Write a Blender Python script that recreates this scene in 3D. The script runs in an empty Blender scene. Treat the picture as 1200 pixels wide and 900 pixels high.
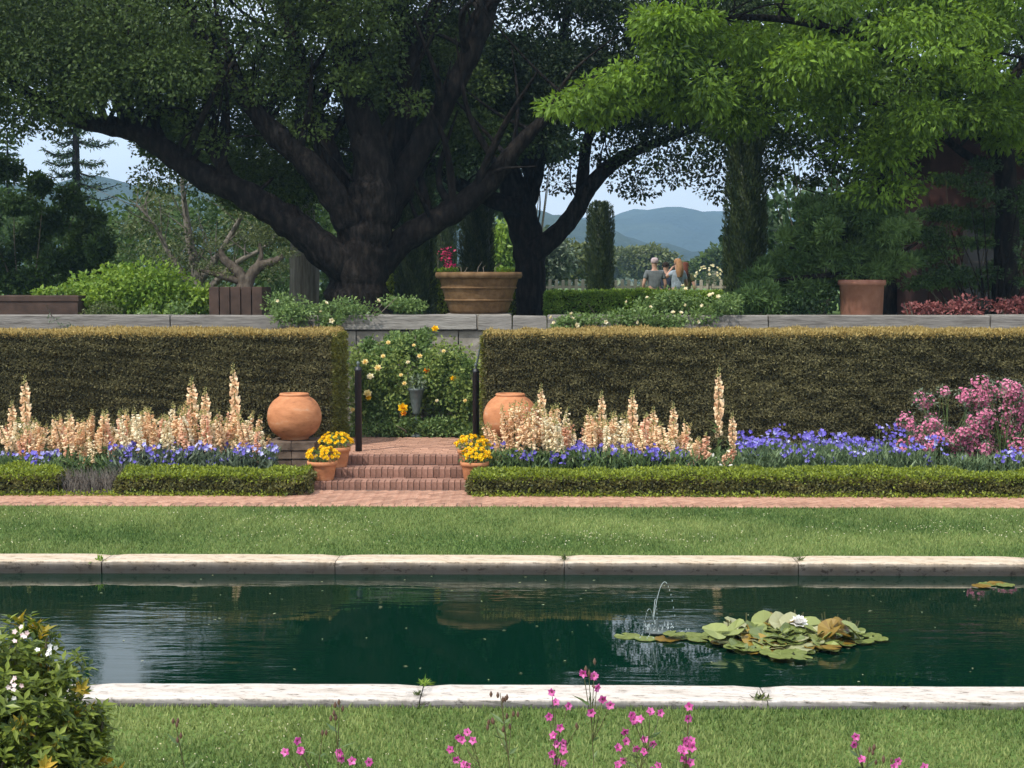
import bpy, math, random
import numpy as np
from mathutils import Vector, Matrix

random.seed(11)
rng = np.random.default_rng(11)
S = bpy.context.scene
C = S.collection
R = math.radians

# ------------------------------------------------------------------ camera, sky, sun, exposure
FPX = 1800.0                      # focal length in photo pixels (photo 1200 x 900)
CAM = np.array((0.0, 0.0, 2.74))
YAW, PITCH = R(0.9), math.atan(120 / 1800.0)
cam_d = bpy.data.cameras.new("camera")
cam = bpy.data.objects.new("camera", cam_d)
C.objects.link(cam)
cam.location = CAM
cam.rotation_euler = (R(90) - PITCH, 0, YAW)
cam_d.sensor_width = 36.0
cam_d.lens = 36.0 * FPX / 1200.0
cam_d.clip_start, cam_d.clip_end = 0.1, 20000
S.camera = cam
CR = np.array((Matrix.Rotation(YAW, 3, 'Z') @ Matrix.Rotation(R(90) - PITCH, 3, 'X')))

SUN = np.array((-0.40, -0.44, 0.80)); SUN /= np.linalg.norm(SUN)
SUN_EL = math.asin(SUN[2]); SUN_AZ = math.atan2(SUN[0], SUN[1])
W = bpy.data.worlds.new("World"); S.world = W; W.use_nodes = True
wn, wl = W.node_tree.nodes, W.node_tree.links
wn.clear()
w_out = wn.new('ShaderNodeOutputWorld'); w_bg = wn.new('ShaderNodeBackground')
w_sky = wn.new('ShaderNodeTexSky'); w_sky.sky_type = 'NISHITA'; w_sky.sun_disc = False
w_sky.sun_elevation = SUN_EL; w_sky.sun_rotation = SUN_AZ
w_sky.air_density = 1.0; w_sky.dust_density = 1.5
w_tc = wn.new('ShaderNodeTexCoord'); w_map = wn.new('ShaderNodeMapping')
w_map.inputs['Scale'].default_value = (1.0, 1.0, 2.6)
w_noise = wn.new('ShaderNodeTexNoise'); w_noise.inputs['Scale'].default_value = 2.3
w_noise.inputs['Detail'].default_value = 7; w_noise.inputs['Roughness'].default_value = 0.55
w_ramp = wn.new('ShaderNodeValToRGB')
w_ramp.color_ramp.elements[0].position = 0.38; w_ramp.color_ramp.elements[0].color = (0.58, 0.58, 0.58, 1)
w_ramp.color_ramp.elements[1].position = 0.62; w_ramp.color_ramp.elements[1].color = (0.9, 0.9, 0.9, 1)
w_mix = wn.new('ShaderNodeMix'); w_mix.data_type = 'RGBA'
w_mix.inputs['B'].default_value = (10.6, 10.9, 11.3, 1)
wl.new(w_tc.outputs['Generated'], w_map.inputs['Vector']); wl.new(w_map.outputs['Vector'], w_noise.inputs['Vector'])
wl.new(w_noise.outputs['Fac'], w_ramp.inputs['Fac']); wl.new(w_ramp.outputs['Color'], w_mix.inputs['Factor'])
wl.new(w_sky.outputs['Color'], w_mix.inputs['A']); wl.new(w_mix.outputs['Result'], w_bg.inputs['Color'])
w_bg.inputs['Strength'].default_value = 0.12
wl.new(w_bg.outputs['Background'], w_out.inputs['Surface'])

sun_d = bpy.data.lights.new("sun", 'SUN'); sun_d.energy = 3.4; sun_d.angle = R(0.5); sun_d.color = (1.0, 0.95, 0.86)
sun = bpy.data.objects.new("sun", sun_d); C.objects.link(sun); sun.location = (-20, -10, 40)
sun.rotation_euler = Vector(-SUN).to_track_quat('-Z', 'Y').to_euler()

S.view_settings.view_transform = 'Standard'; S.view_settings.look = 'None'
S.view_settings.exposure = 0.35; S.view_settings.gamma = 1.0; S.view_settings.use_curve_mapping = False
S.cycles.max_bounces = 6; S.cycles.diffuse_bounces = 3; S.cycles.glossy_bounces = 3
S.cycles.transmission_bounces = 4; S.cycles.transparent_max_bounces = 6
S.cycles.caustics_reflective = False; S.cycles.caustics_refractive = False
S.cycles.use_denoising = True


def spot(px, py, Y):
    """world point seen at photo pixel (px, py) at world depth Y"""
    d = CR @ np.array(((px - 600) / FPX, -(py - 450) / FPX, -1.0))
    return CAM + d * ((Y - CAM[1]) / d[1])


def floor_at(px, py, z):
    d = CR @ np.array(((px - 600) / FPX, -(py - 450) / FPX, -1.0))
    return CAM + d * ((z - CAM[2]) / d[2])


def X(px, Y):
    return spot(px, 330, Y)[0]


def Z(py, Y):
    return spot(600, py, Y)[2]


# ------------------------------------------------------------------ materials
def base_mat(name, rough=0.6, spec=0.3):
    m = bpy.data.materials.new(name); m.use_nodes = True
    nt = m.node_tree; b = nt.nodes['Principled BSDF']
    b.inputs['Roughness'].default_value = rough; b.inputs['Specular IOR Level'].default_value = spec
    return m, nt, b


def ramp(nt, stops):
    r = nt.nodes.new('ShaderNodeValToRGB'); cr = r.color_ramp
    while len(cr.elements) < len(stops): cr.elements.new(0.5)
    for e, (p, c) in zip(cr.elements, stops):
        e.position = p; e.color = (*c, 1) if len(c) == 3 else c
    return r


def noise(nt, scale, detail=4, rough=0.6, stretch=None, coord='Object'):
    tc = nt.nodes.new('ShaderNodeTexCoord'); n = nt.nodes.new('ShaderNodeTexNoise')
    n.inputs['Scale'].default_value = scale; n.inputs['Detail'].default_value = detail; n.inputs['Roughness'].default_value = rough
    if stretch:
        mp = nt.nodes.new('ShaderNodeMapping'); mp.inputs['Scale'].default_value = stretch
        nt.links.new(tc.outputs[coord], mp.inputs['Vector']); nt.links.new(mp.outputs['Vector'], n.inputs['Vector'])
    else:
        nt.links.new(tc.outputs[coord], n.inputs['Vector'])
    return n


def bump(nt, b, src, strength=0.4, dist=0.02):
    bp = nt.nodes.new('ShaderNodeBump'); bp.inputs['Strength'].default_value = strength; bp.inputs['Distance'].default_value = dist
    nt.links.new(src, bp.inputs['Height']); nt.links.new(bp.outputs['Normal'], b.inputs['Normal'])
    return bp


def leaf_mat(name, c1, c2, trans=0.3, rough=0.45, spec=0.35, tcol=None):
    m, nt, b = base_mat(name, rough, spec)
    at = nt.nodes.new('ShaderNodeAttribute'); at.attribute_name = 'tint'
    r = ramp(nt, [(0.0, c1), (1.0, c2)])
    nt.links.new(at.outputs['Fac'], r.inputs['Fac']); nt.links.new(r.outputs['Color'], b.inputs['Base Color'])
    if trans > 0:
        tr = nt.nodes.new('ShaderNodeBsdfTranslucent'); mx = nt.nodes.new('ShaderNodeMixShader')
        mx.inputs['Fac'].default_value = trans
        hs = nt.nodes.new('ShaderNodeHueSaturation'); hs.inputs['Value'].default_value = 1.5; hs.inputs['Saturation'].default_value = 1.1
        hs.inputs['Hue'].default_value = 0.485
        nt.links.new(r.outputs['Color'], hs.inputs['Color']); nt.links.new(hs.outputs['Color'], tr.inputs['Color'])
        nt.links.new(b.outputs['BSDF'], mx.inputs[1]); nt.links.new(tr.outputs['BSDF'], mx.inputs[2])
        nt.links.new(mx.outputs['Shader'], nt.nodes['Material Output'].inputs['Surface'])
    return m


def mottled(name, stops, scale=6, rough=0.8, spec=0.2, bscale=None, bstr=0.4, bdist=0.02, stretch=None, rnd=0.0, detail=5):
    m, nt, b = base_mat(name, rough, spec)
    n = noise(nt, scale, detail, 0.65, stretch)
    r = ramp(nt, stops)
    nt.links.new(n.outputs['Fac'], r.inputs['Fac'])
    out = r.outputs['Color']
    if rnd:
        oi = nt.nodes.new('ShaderNodeObjectInfo'); hs = nt.nodes.new('ShaderNodeHueSaturation')
        mr = nt.nodes.new('ShaderNodeMapRange'); mr.inputs['To Min'].default_value = 1 - rnd; mr.inputs['To Max'].default_value = 1 + rnd
        nt.links.new(oi.outputs['Random'], mr.inputs['Value']); nt.links.new(mr.outputs['Result'], hs.inputs['Value'])
        nt.links.new(out, hs.inputs['Color']); out = hs.outputs['Color']
    nt.links.new(out, b.inputs['Base Color'])
    if bscale:
        n2 = noise(nt, bscale, 6, 0.7, stretch)
        bump(nt, b, n2.outputs['Fac'], bstr, bdist)
    return m


M = {}
M['bark'] = mottled('oak_bark', [(0.32, (0.006, 0.005, 0.0045)), (0.5, (0.018, 0.015, 0.013)), (0.68, (0.042, 0.036, 0.03))], 7, 0.95, 0.08, 9, 1.0, 0.10, (1.6, 1.6, 0.45))
M['grey_bark'] = mottled('grey_bark', [(0.3, (0.10, 0.085, 0.07)), (0.7, (0.30, 0.27, 0.235))], 4, 0.95, 0.1, 10, 1.0, 0.05, (3, 3, 0.25))
M['twig'] = mottled('twig_bark', [(0.3, (0.10, 0.085, 0.06)), (0.7, (0.22, 0.19, 0.15))], 9, 0.9, 0.1)
M['bonsai_bark'] = mottled('bonsai_bark', [(0.3, (0.045, 0.036, 0.028)), (0.7, (0.13, 0.108, 0.085))], 9, 0.95, 0.1, 14, 0.8, 0.02, (2, 2, 0.7))
M['stem'] = leaf_mat('green_stem', (0.05, 0.09, 0.025), (0.12, 0.17, 0.05), 0.0)
M['stem_red'] = leaf_mat('reddish_stem', (0.07, 0.05, 0.025), (0.12, 0.13, 0.045), 0.0)
M['oak_leaf'] = leaf_mat('oak_leaf', (0.012, 0.027, 0.007), (0.105, 0.160, 0.038), 0.22, 0.5, 0.2)
M['oak_leaf_b'] = leaf_mat('evergreen_oak_leaf', (0.010, 0.020, 0.008), (0.045, 0.075, 0.022), 0.15, 0.5, 0.2)
M['maple_leaf'] = leaf_mat('bright_leaf', (0.010, 0.034, 0.006), (0.22, 0.36, 0.048), 0.38, 0.5, 0.2)
M['dark_leaf'] = leaf_mat('dark_leaf', (0.014, 0.032, 0.011), (0.055, 0.11, 0.03), 0.2)
M['evergreen'] = leaf_mat('evergreen_leaf', (0.016, 0.036, 0.011), (0.085, 0.145, 0.035), 0.25, 0.5, 0.2)
M['pine_leaf'] = leaf_mat('pine_leaf', (0.036, 0.080, 0.026), (0.17, 0.27, 0.085), 0.25, 0.5, 0.2)
M['cypress'] = leaf_mat('cypress_leaf', (0.022, 0.04, 0.016), (0.085, 0.11, 0.04), 0.15)
M['lime_leaf'] = leaf_mat('lime_leaf', (0.08, 0.17, 0.022), (0.33, 0.46, 0.08), 0.35)
M['olive_leaf'] = leaf_mat('olive_leaf', (0.04, 0.06, 0.022), (0.17, 0.20, 0.065), 0.2)
M['grey_leaf'] = leaf_mat('grey_green_leaf', (0.06, 0.09, 0.055), (0.20, 0.25, 0.16), 0.2)
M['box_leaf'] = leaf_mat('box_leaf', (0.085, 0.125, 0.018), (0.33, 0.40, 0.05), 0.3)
M['box_dark'] = leaf_mat('box_side_leaf', (0.05, 0.06, 0.018), (0.21, 0.20, 0.055), 0.2)  # darker leaf tone on the upright sides of the box hedges
M['yew'] = leaf_mat('yew_leaf', (0.060, 0.056, 0.026), (0.225, 0.205, 0.095), 0.18, 0.6, 0.12)
M['yew_top'] = leaf_mat('yew_top_leaf', (0.24, 0.185, 0.060), (0.56, 0.44, 0.175), 0.3, 0.6, 0.15)  # golden leaf tone on the yew tops and their front edge
M['yew_side'] = leaf_mat('yew_side_growth', (0.08, 0.09, 0.016), (0.25, 0.25, 0.045), 0.25)
M['hedge_core'] = mottled('hedge_core', [(0.3, (0.026, 0.023, 0.011)), (0.7, (0.055, 0.048, 0.022))], 12, 1, 0.0)
M['rose_leaf'] = leaf_mat('rose_leaf', (0.05, 0.11, 0.03), (0.24, 0.34, 0.11), 0.3)
M['rose_light'] = leaf_mat('rose_light_leaf', (0.075, 0.135, 0.03), (0.38, 0.46, 0.14), 0.33, 0.5, 0.2)
M['foxglove_leaf'] = leaf_mat('foxglove_leaf', (0.06, 0.11, 0.045), (0.19, 0.27, 0.10), 0.3)
M['peach'] = leaf_mat('peach_petal', (0.74, 0.48, 0.28), (0.95, 0.82, 0.56), 0.25, 0.6, 0.2)
M['salmon'] = leaf_mat('salmon_petal', (0.66, 0.36, 0.23), (0.93, 0.70, 0.50), 0.25, 0.6, 0.2)
M['ivory'] = leaf_mat('ivory_petal', (0.76, 0.62, 0.40), (0.95, 0.90, 0.70), 0.25, 0.6, 0.2)
M['peach_bud'] = leaf_mat('peach_bud', (0.28, 0.30, 0.10), (0.60, 0.50, 0.24), 0.25, 0.6)
M['violet_leaf'] = leaf_mat('violet_leaf', (0.055, 0.10, 0.045), (0.20, 0.27, 0.13), 0.2)
M['violet'] = leaf_mat('violet_petal', (0.085, 0.062, 0.38), (0.25, 0.205, 0.66), 0.25, 0.6, 0.2)
M['pale_violet'] = leaf_mat('pale_violet_petal', (0.26, 0.24, 0.66), (0.60, 0.60, 0.86), 0.25, 0.6, 0.2)
M['pink'] = leaf_mat('pink_petal', (0.50, 0.10, 0.22), (0.80, 0.34, 0.48), 0.25, 0.6)
M['magenta'] = leaf_mat('magenta_petal', (0.50, 0.06, 0.28), (0.82, 0.26, 0.56), 0.3, 0.6)
M['calyx'] = leaf_mat('brown_calyx', (0.09, 0.045, 0.03), (0.2, 0.12, 0.08), 0.1)
M['yellow'] = leaf_mat('yellow_petal', (0.75, 0.42, 0.0), (0.92, 0.70, 0.01), 0.2, 0.6)
M['orange'] = leaf_mat('orange_petal', (0.80, 0.25, 0.01), (0.9, 0.45, 0.03), 0.2, 0.6)
M['cream'] = leaf_mat('cream_petal', (0.78, 0.68, 0.40), (0.9, 0.88, 0.72), 0.25, 0.6)
M['pale_yellow'] = leaf_mat('pale_yellow_petal', (0.80, 0.62, 0.22), (0.92, 0.84, 0.48), 0.25, 0.6, 0.2)
M['white'] = leaf_mat('white_petal', (0.72, 0.70, 0.66), (0.88, 0.88, 0.86), 0.2, 0.6)
M['blush'] = leaf_mat('blush_petal', (0.72, 0.50, 0.50), (0.88, 0.80, 0.78), 0.2, 0.6)
M['red_leaf'] = leaf_mat('dark_red_leaf', (0.11, 0.03, 0.03), (0.36, 0.13, 0.12), 0.25)
M['crimson'] = leaf_mat('crimson_petal', (0.35, 0.01, 0.06), (0.6, 0.03, 0.14), 0.25)
M['rhodo'] = leaf_mat('glossy_leaf', (0.034, 0.066, 0.010), (0.22, 0.275, 0.042), 0.3, 0.4, 0.28)
M['rhodo_new'] = leaf_mat('golden_young_leaf', (0.24, 0.22, 0.03), (0.50, 0.34, 0.05), 0.3, 0.4, 0.3)
M['pad'] = leaf_mat('lily_pad', (0.07, 0.11, 0.025), (0.32, 0.36, 0.11), 0.2, 0.22, 0.6)
M['pad_pale'] = leaf_mat('lily_pad_underside', (0.22, 0.24, 0.10), (0.42, 0.42, 0.24), 0.2, 0.35, 0.45)
M['pad_brown'] = leaf_mat('lily_pad_bronze', (0.16, 0.09, 0.015), (0.40, 0.28, 0.05), 0.2, 0.3, 0.4)
M['grass_blade'] = leaf_mat('grass_blade', (0.072, 0.132, 0.036), (0.31, 0.365, 0.13), 0.25, 0.6, 0.15)
M['soil'] = mottled('soil', [(0.3, (0.03, 0.02, 0.013)), (0.7, (0.085, 0.06, 0.04))], 9, 1, 0.05, 30, 0.8, 0.04)
M['terracotta'] = mottled('terracotta', [(0.30, (0.19, 0.08, 0.042)), (0.41, (0.39, 0.16, 0.072)), (0.57, (0.50, 0.215, 0.10)), (0.66, (0.52, 0.27, 0.15)), (0.75, (0.57, 0.42, 0.31))], 2.9, 0.8, 0.2, 14, 0.3, 0.01, (1, 1, 2.6), 0.06)
M['old_terracotta'] = mottled('old_terracotta', [(0.25, (0.07, 0.040, 0.020)), (0.5, (0.14, 0.082, 0.038)), (0.8, (0.22, 0.14, 0.075))], 7, 0.85, 0.2, 25, 0.5, 0.01)
M['brick_pot'] = mottled('brick_red_pot', [(0.3, (0.28, 0.12, 0.08)), (0.7, (0.42, 0.20, 0.14))], 5, 0.85, 0.2, 25, 0.4, 0.01)
M['dark_terracotta'] = mottled('dark_terracotta', [(0.3, (0.042, 0.029, 0.023)), (0.7, (0.088, 0.056, 0.043))], 4, 0.85, 0.2, 25, 0.4, 0.01)
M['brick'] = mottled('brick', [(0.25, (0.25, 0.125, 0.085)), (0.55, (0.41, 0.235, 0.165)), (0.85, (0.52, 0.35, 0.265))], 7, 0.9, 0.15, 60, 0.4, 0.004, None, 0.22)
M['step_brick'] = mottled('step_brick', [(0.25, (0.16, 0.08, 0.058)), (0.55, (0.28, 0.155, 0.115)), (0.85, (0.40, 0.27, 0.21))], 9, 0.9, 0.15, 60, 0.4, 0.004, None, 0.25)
M['mortar'] = mottled('mortar', [(0.3, (0.13, 0.09, 0.07)), (0.7, (0.22, 0.155, 0.13))], 14, 1, 0.05)
M['stone'] = mottled('wall_stone', [(0.25, (0.14, 0.125, 0.105)), (0.55, (0.27, 0.245, 0.21)), (0.85, (0.42, 0.39, 0.34))], 3.5, 0.95, 0.1, 18, 0.6, 0.02, None, 0.15)
M['timber'] = mottled('weathered_timber', [(0.25, (0.11, 0.10, 0.09)), (0.5, (0.24, 0.225, 0.205)), (0.8, (0.38, 0.36, 0.33))], 3, 0.95, 0.1, 9, 0.8, 0.02, (0.8, 6, 9), 0.12)
M['plinth'] = mottled('plinth_stone', [(0.3, (0.085, 0.06, 0.045)), (0.7, (0.20, 0.15, 0.115))], 6, 0.95, 0.1, 25, 0.5, 0.01, None, 0.2)
M['post'] = mottled('black_iron', [(0.3, (0.006, 0.007, 0.010)), (0.7, (0.014, 0.016, 0.021))], 30, 0.45, 0.5)
M['metal'] = mottled('zinc', [(0.3, (0.05, 0.068, 0.068)), (0.7, (0.11, 0.14, 0.135))], 12, 0.5, 0.5)
M['fence'] = mottled('fence_wood', [(0.3, (0.22, 0.19, 0.15)), (0.7, (0.45, 0.40, 0.33))], 7, 0.95, 0.1)
M['skin'] = mottled('skin', [(0.3, (0.48, 0.28, 0.20)), (0.7, (0.56, 0.34, 0.25))], 12, 0.6, 0.3)
M['hillside'] = mottled('hillside', [(0.35, (0.03, 0.045, 0.025)), (0.65, (0.06, 0.08, 0.04))], 0.012, 1, 0.0, 0.05, 1.0, 12)
M['water_jet'] = None


def coping_mat(name, dark):
    m, nt, b = base_mat(name, 0.75, 0.25)
    n1 = noise(nt, 2.2, 8, 0.7, (1, 3.5, 1)); n2 = noise(nt, 16, 6, 0.75, (0.5, 2.2, 1))
    r1 = ramp(nt, [(0.28, (0.34, 0.24, 0.15)), (0.46, (0.52, 0.42, 0.31)), (0.75, (0.62, 0.55, 0.46))] if dark else [(0.30, (0.36, 0.30, 0.24)), (0.48, (0.54, 0.485, 0.435)), (0.75, (0.62, 0.585, 0.55))])
    r2 = ramp(nt, [(0.38, (0.28, 0.25, 0.22)), (0.45, (1, 1, 1))])
    mx = nt.nodes.new('ShaderNodeMix'); mx.data_type = 'RGBA'; mx.blend_type = 'MULTIPLY'; mx.inputs['Factor'].default_value = 1.0
    nt.links.new(n1.outputs['Fac'], r1.inputs['Fac']); nt.links.new(n2.outputs['Fac'], r2.inputs['Fac'])
    nt.links.new(r1.outputs['Color'], mx.inputs['A']); nt.links.new(r2.outputs['Color'], mx.inputs['B'])
    # algae and water staining that grows on the upright face of the stone, above the water line
    ge = nt.nodes.new('ShaderNodeNewGeometry'); sp = nt.nodes.new('ShaderNodeSeparateXYZ')
    nt.links.new(ge.outputs['Position'], sp.inputs['Vector'])
    n3 = noise(nt, 5, 6, 0.7, (2.5, 1, 0.5)); ad = nt.nodes.new('ShaderNodeMath'); ad.operation = 'MULTIPLY_ADD'
    ad.inputs[1].default_value = 0.05; nt.links.new(n3.outputs['Fac'], ad.inputs[0]); nt.links.new(sp.outputs['Z'], ad.inputs[2])
    r3 = ramp(nt, [(0.0, (0.10, 0.11, 0.125)), (0.030, (0.18, 0.19, 0.21)), (0.066, (0.44, 0.45, 0.47)), (0.076, (1, 1, 1))])
    nt.links.new(ad.outputs['Value'], r3.inputs['Fac'])
    m2 = nt.nodes.new('ShaderNodeMix'); m2.data_type = 'RGBA'; m2.blend_type = 'MULTIPLY'; m2.inputs['Factor'].default_value = 1.0
    nt.links.new(mx.outputs['Result'], m2.inputs['A']); nt.links.new(r3.outputs['Color'], m2.inputs['B'])
    nt.links.new(m2.outputs['Result'], b.inputs['Base Color'])
    bump(nt, b, n2.outputs['Fac'], 0.5, 0.01)
    return m


M['coping'] = coping_mat('travertine_coping', False)
M['coping_warm'] = coping_mat('weathered_coping', True)


def lawn_mat(name):
    m, nt, b = base_mat(name, 0.95, 0.1)
    n1 = noise(nt, 0.9, 5, 0.6, (0.6, 1.6, 1)); n2 = noise(nt, 45, 4, 0.7)
    r1 = ramp(nt, [(0.3, (0.10, 0.17, 0.045)), (0.55, (0.14, 0.22, 0.06)), (0.75, (0.19, 0.25, 0.08))])
    r2 = ramp(nt, [(0.3, (0.55, 0.55, 0.5)), (0.7, (1.15, 1.15, 1.1))])
    mx = nt.nodes.new('ShaderNodeMix'); mx.data_type = 'RGBA'; mx.blend_type = 'MULTIPLY'; mx.inputs['Factor'].default_value = 1
    nt.links.new(n1.outputs['Fac'], r1.inputs['Fac']); nt.links.new(n2.outputs['Fac'], r2.inputs['Fac'])
    nt.links.new(r1.outputs['Color'], mx.inputs['A']); nt.links.new(r2.outputs['Color'], mx.inputs['B'])
    nt.links.new(mx.outputs['Result'], b.inputs['Base Color'])
    bump(nt, b, n2.outputs['Fac'], 0.6, 0.03)
    return m


M['lawn'] = lawn_mat('lawn')


def water_mat():
    m, nt, b = base_mat('pond_water', 0.006, 0.5)
    b.inputs['Base Color'].default_value = (0.0010, 0.0155, 0.0080, 1)
    b.inputs['IOR'].default_value = 1.33
    n1 = noise(nt, 1.0, 3, 0.5, (1.6, 7.0, 1)); n2 = noise(nt, 4.2, 3, 0.5, (0.8, 4.0, 1)); n3 = noise(nt, 0.33, 2, 0.5, (1, 1.4, 1))
    rp = ramp(nt, [(0.46, (0.035, 0.035, 0.035)), (0.66, (1, 1, 1))])
    nt.links.new(n3.outputs['Fac'], rp.inputs['Fac'])
    ad = nt.nodes.new('ShaderNodeMath'); ad.operation = 'MULTIPLY_ADD'; ad.inputs[1].default_value = 0.35
    nt.links.new(n2.outputs['Fac'], ad.inputs[0]); nt.links.new(n1.outputs['Fac'], ad.inputs[2])
    mu = nt.nodes.new('ShaderNodeMath'); mu.operation = 'MULTIPLY'
    nt.links.new(ad.outputs['Value'], mu.inputs[0]); nt.links.new(rp.outputs['Color'], mu.inputs[1])
    bump(nt, b, mu.outputs['Value'], 0.5, 0.015)
    return m


M['water'] = water_mat()


def jet_mat():
    m, nt, b = base_mat('falling_water', 0.08, 0.5)
    b.inputs['Base Color'].default_value = (0.75, 0.85, 0.86, 1); b.inputs['Transmission Weight'].default_value = 0.55; b.inputs['IOR'].default_value = 1.33
    return m


M['water_jet'] = jet_mat()


def plain(name, c, rough=0.7, spec=0.25, var=0.25, scale=20):
    return mottled(name, [(0.3, tuple(x * (1 - var) for x in c)), (0.7, tuple(min(1, x * (1 + var)) for x in c))], scale, rough, spec)


# ------------------------------------------------------------------ mesh helpers
WLOC = {}


class MB:
    def __init__(s):
        s.V, s.L, s.T, s.MI, s.TI, s.SM, s.n = [], [], [], [], [], [], 0

    def add(s, V, F, mi=0, tint=0.5, smooth=False):
        V = np.asarray(V, float).reshape(-1, 3)
        if isinstance(F, np.ndarray):
            m, k = F.shape
            s.L.append((F + s.n).ravel()); s.T.append(np.full(m, k))
        else:
            m = len(F)
            s.L.append(np.array([i + s.n for f in F for i in f])); s.T.append(np.array([len(f) for f in F]))
        s.V.append(V); s.n += len(V)
        s.MI.append(np.full(m, mi)); s.SM.append(np.full(m, smooth))
        s.TI.append(np.full(m, float(tint)) if np.isscalar(tint) else np.asarray(tint, float))
        return s

    def mesh(s, name, mats, origin):
        me = bpy.data.meshes.new(name)
        V = np.concatenate(s.V) - origin; L = np.concatenate(s.L).astype(np.int32); T = np.concatenate(s.T).astype(np.int32)
        me.vertices.add(len(V)); me.vertices.foreach_set('co', V.astype(np.float32).ravel())
        me.loops.add(len(L)); me.loops.foreach_set('vertex_index', L)
        me.polygons.add(len(T)); me.polygons.foreach_set('loop_start', np.concatenate(([0], np.cumsum(T)[:-1])).astype(np.int32))
        me.polygons.foreach_set('material_index', np.concatenate(s.MI).astype(np.int32))
        me.polygons.foreach_set('use_smooth', np.concatenate(s.SM).astype(bool))
        me.update(calc_edges=True)
        a = me.attributes.new('tint', 'FLOAT', 'FACE'); a.data.foreach_set('value', np.concatenate(s.TI).astype(np.float32))
        for m in (mats if isinstance(mats, (list, tuple)) else [mats]): me.materials.append(m)
        return me

    def build(s, name, mats, parent=None, origin=None):
        po = WLOC[parent.name] if parent else np.zeros(3)
        og = np.asarray(origin, float) if origin is not None else po
        o = bpy.data.objects.new(name, s.mesh(name, mats, og)); C.objects.link(o)
        if parent: o.parent = parent
        o.location = og - po
        WLOC[o.name] = og
        return o

    # ---- shapes
    def box(s, c, d, rz=0.0, ch=0.0, mi=0, tint=0.5, jit=0.0):
        hx, hy, hz = d[0] / 2, d[1] / 2, d[2] / 2
        q = [(-1, -1), (1, -1), (1, 1), (-1, 1)]
        if ch > 0:
            V = [(a * hx, b * hy, -hz) for a, b in q] + [(a * hx, b * hy, hz - ch) for a, b in q] + [(a * (hx - ch), b * (hy - ch), hz) for a, b in q]
            F = [(3, 2, 1, 0), (8, 9, 10, 11)] + [(i, (i + 1) % 4, 4 + (i + 1) % 4, 4 + i) for i in range(4)] + [(4 + i, 4 + (i + 1) % 4, 8 + (i + 1) % 4, 8 + i) for i in range(4)]
        else:
            V = [(a * hx, b * hy, -hz) for a, b in q] + [(a * hx, b * hy, hz) for a, b in q]
            F = [(3, 2, 1, 0), (4, 5, 6, 7)] + [(i, (i + 1) % 4, 4 + (i + 1) % 4, 4 + i) for i in range(4)]
        V = np.array(V)
        if jit: V = V + rng.normal(0, jit, V.shape)
        cs, sn = math.cos(rz), math.sin(rz)
        V = np.stack([V[:, 0] * cs - V[:, 1] * sn, V[:, 0] * sn + V[:, 1] * cs, V[:, 2]], 1) + np.asarray(c)
        return s.add(V, F, mi, tint)

    def tube(s, pts, rad, sides=8, mi=0, tint=0.5, rough=0.0, cap=True):
        P = np.asarray(pts, float); n = len(P)
        rad = np.full(n, rad, float) if np.isscalar(rad) else np.asarray(rad, float)
        t = np.gradient(P, axis=0) if n > 2 else np.repeat((P[1] - P[0])[None], 2, 0)
        t /= np.linalg.norm(t, axis=1)[:, None] + 1e-9
        ref = np.array((0, 0, 1.0)) if abs(t[0][2]) < 0.9 else np.array((1.0, 0, 0))
        u = np.cross(t[0], ref); u /= np.linalg.norm(u)
        ang = np.linspace(0, 2 * math.pi, sides, endpoint=False)
        rings = []
        ph = rng.uniform(0, 6.28, 4)
        for i in range(n):
            u = u - t[i] * u.dot(t[i]); u /= np.linalg.norm(u) + 1e-9
            v = np.cross(t[i], u)
            r = rad[i] * (1 + rough * (np.sin(3 * ang + ph[0] + i * 0.35) * 0.5 + np.sin(5 * ang + ph[1] - i * 0.22) * 0.35 + np.sin(2 * ang + ph[2] + i * 0.9) * 0.3))
            rings.append(P[i] + np.outer(np.cos(ang) * r, u) + np.outer(np.sin(ang) * r, v))
        V = np.concatenate(rings)
        a = np.arange(sides); b = (a + 1) % sides
        F = np.concatenate([np.stack([i * sides + a, i * sides + b, (i + 1) * sides + b, (i + 1) * sides + a], 1) for i in range(n - 1)])
        s.add(V, F, mi, tint, True)
        if cap:
            s.add(rings[-1], [tuple(range(sides))], mi, tint); s.add(rings[0], [tuple(range(sides))[::-1]], mi, tint)
        return s

    def lathe(s, prof, c, seg=32, mi=0, tint=0.5, smooth=True, wob=0.0):
        ang = np.linspace(0, 2 * math.pi, seg, endpoint=False); ph = rng.uniform(0, 6.28, 3)
        V = []
        for k, (r, z) in enumerate(prof):
            rr = r * (1 + wob * (np.sin(2 * ang + ph[0]) + 0.6 * np.sin(3 * ang + ph[1] + k)))
            V.append(np.stack([np.cos(ang) * rr, np.sin(ang) * rr, np.full(seg, z)], 1))
        V = np.concatenate(V) + np.asarray(c)
        a = np.arange(seg); b = (a + 1) % seg
        F = np.concatenate([np.stack([i * seg + a, i * seg + b, (i + 1) * seg + b, (i + 1) * seg + a], 1) for i in range(len(prof) - 1)])
        return s.add(V, F, mi, tint, smooth)

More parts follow.
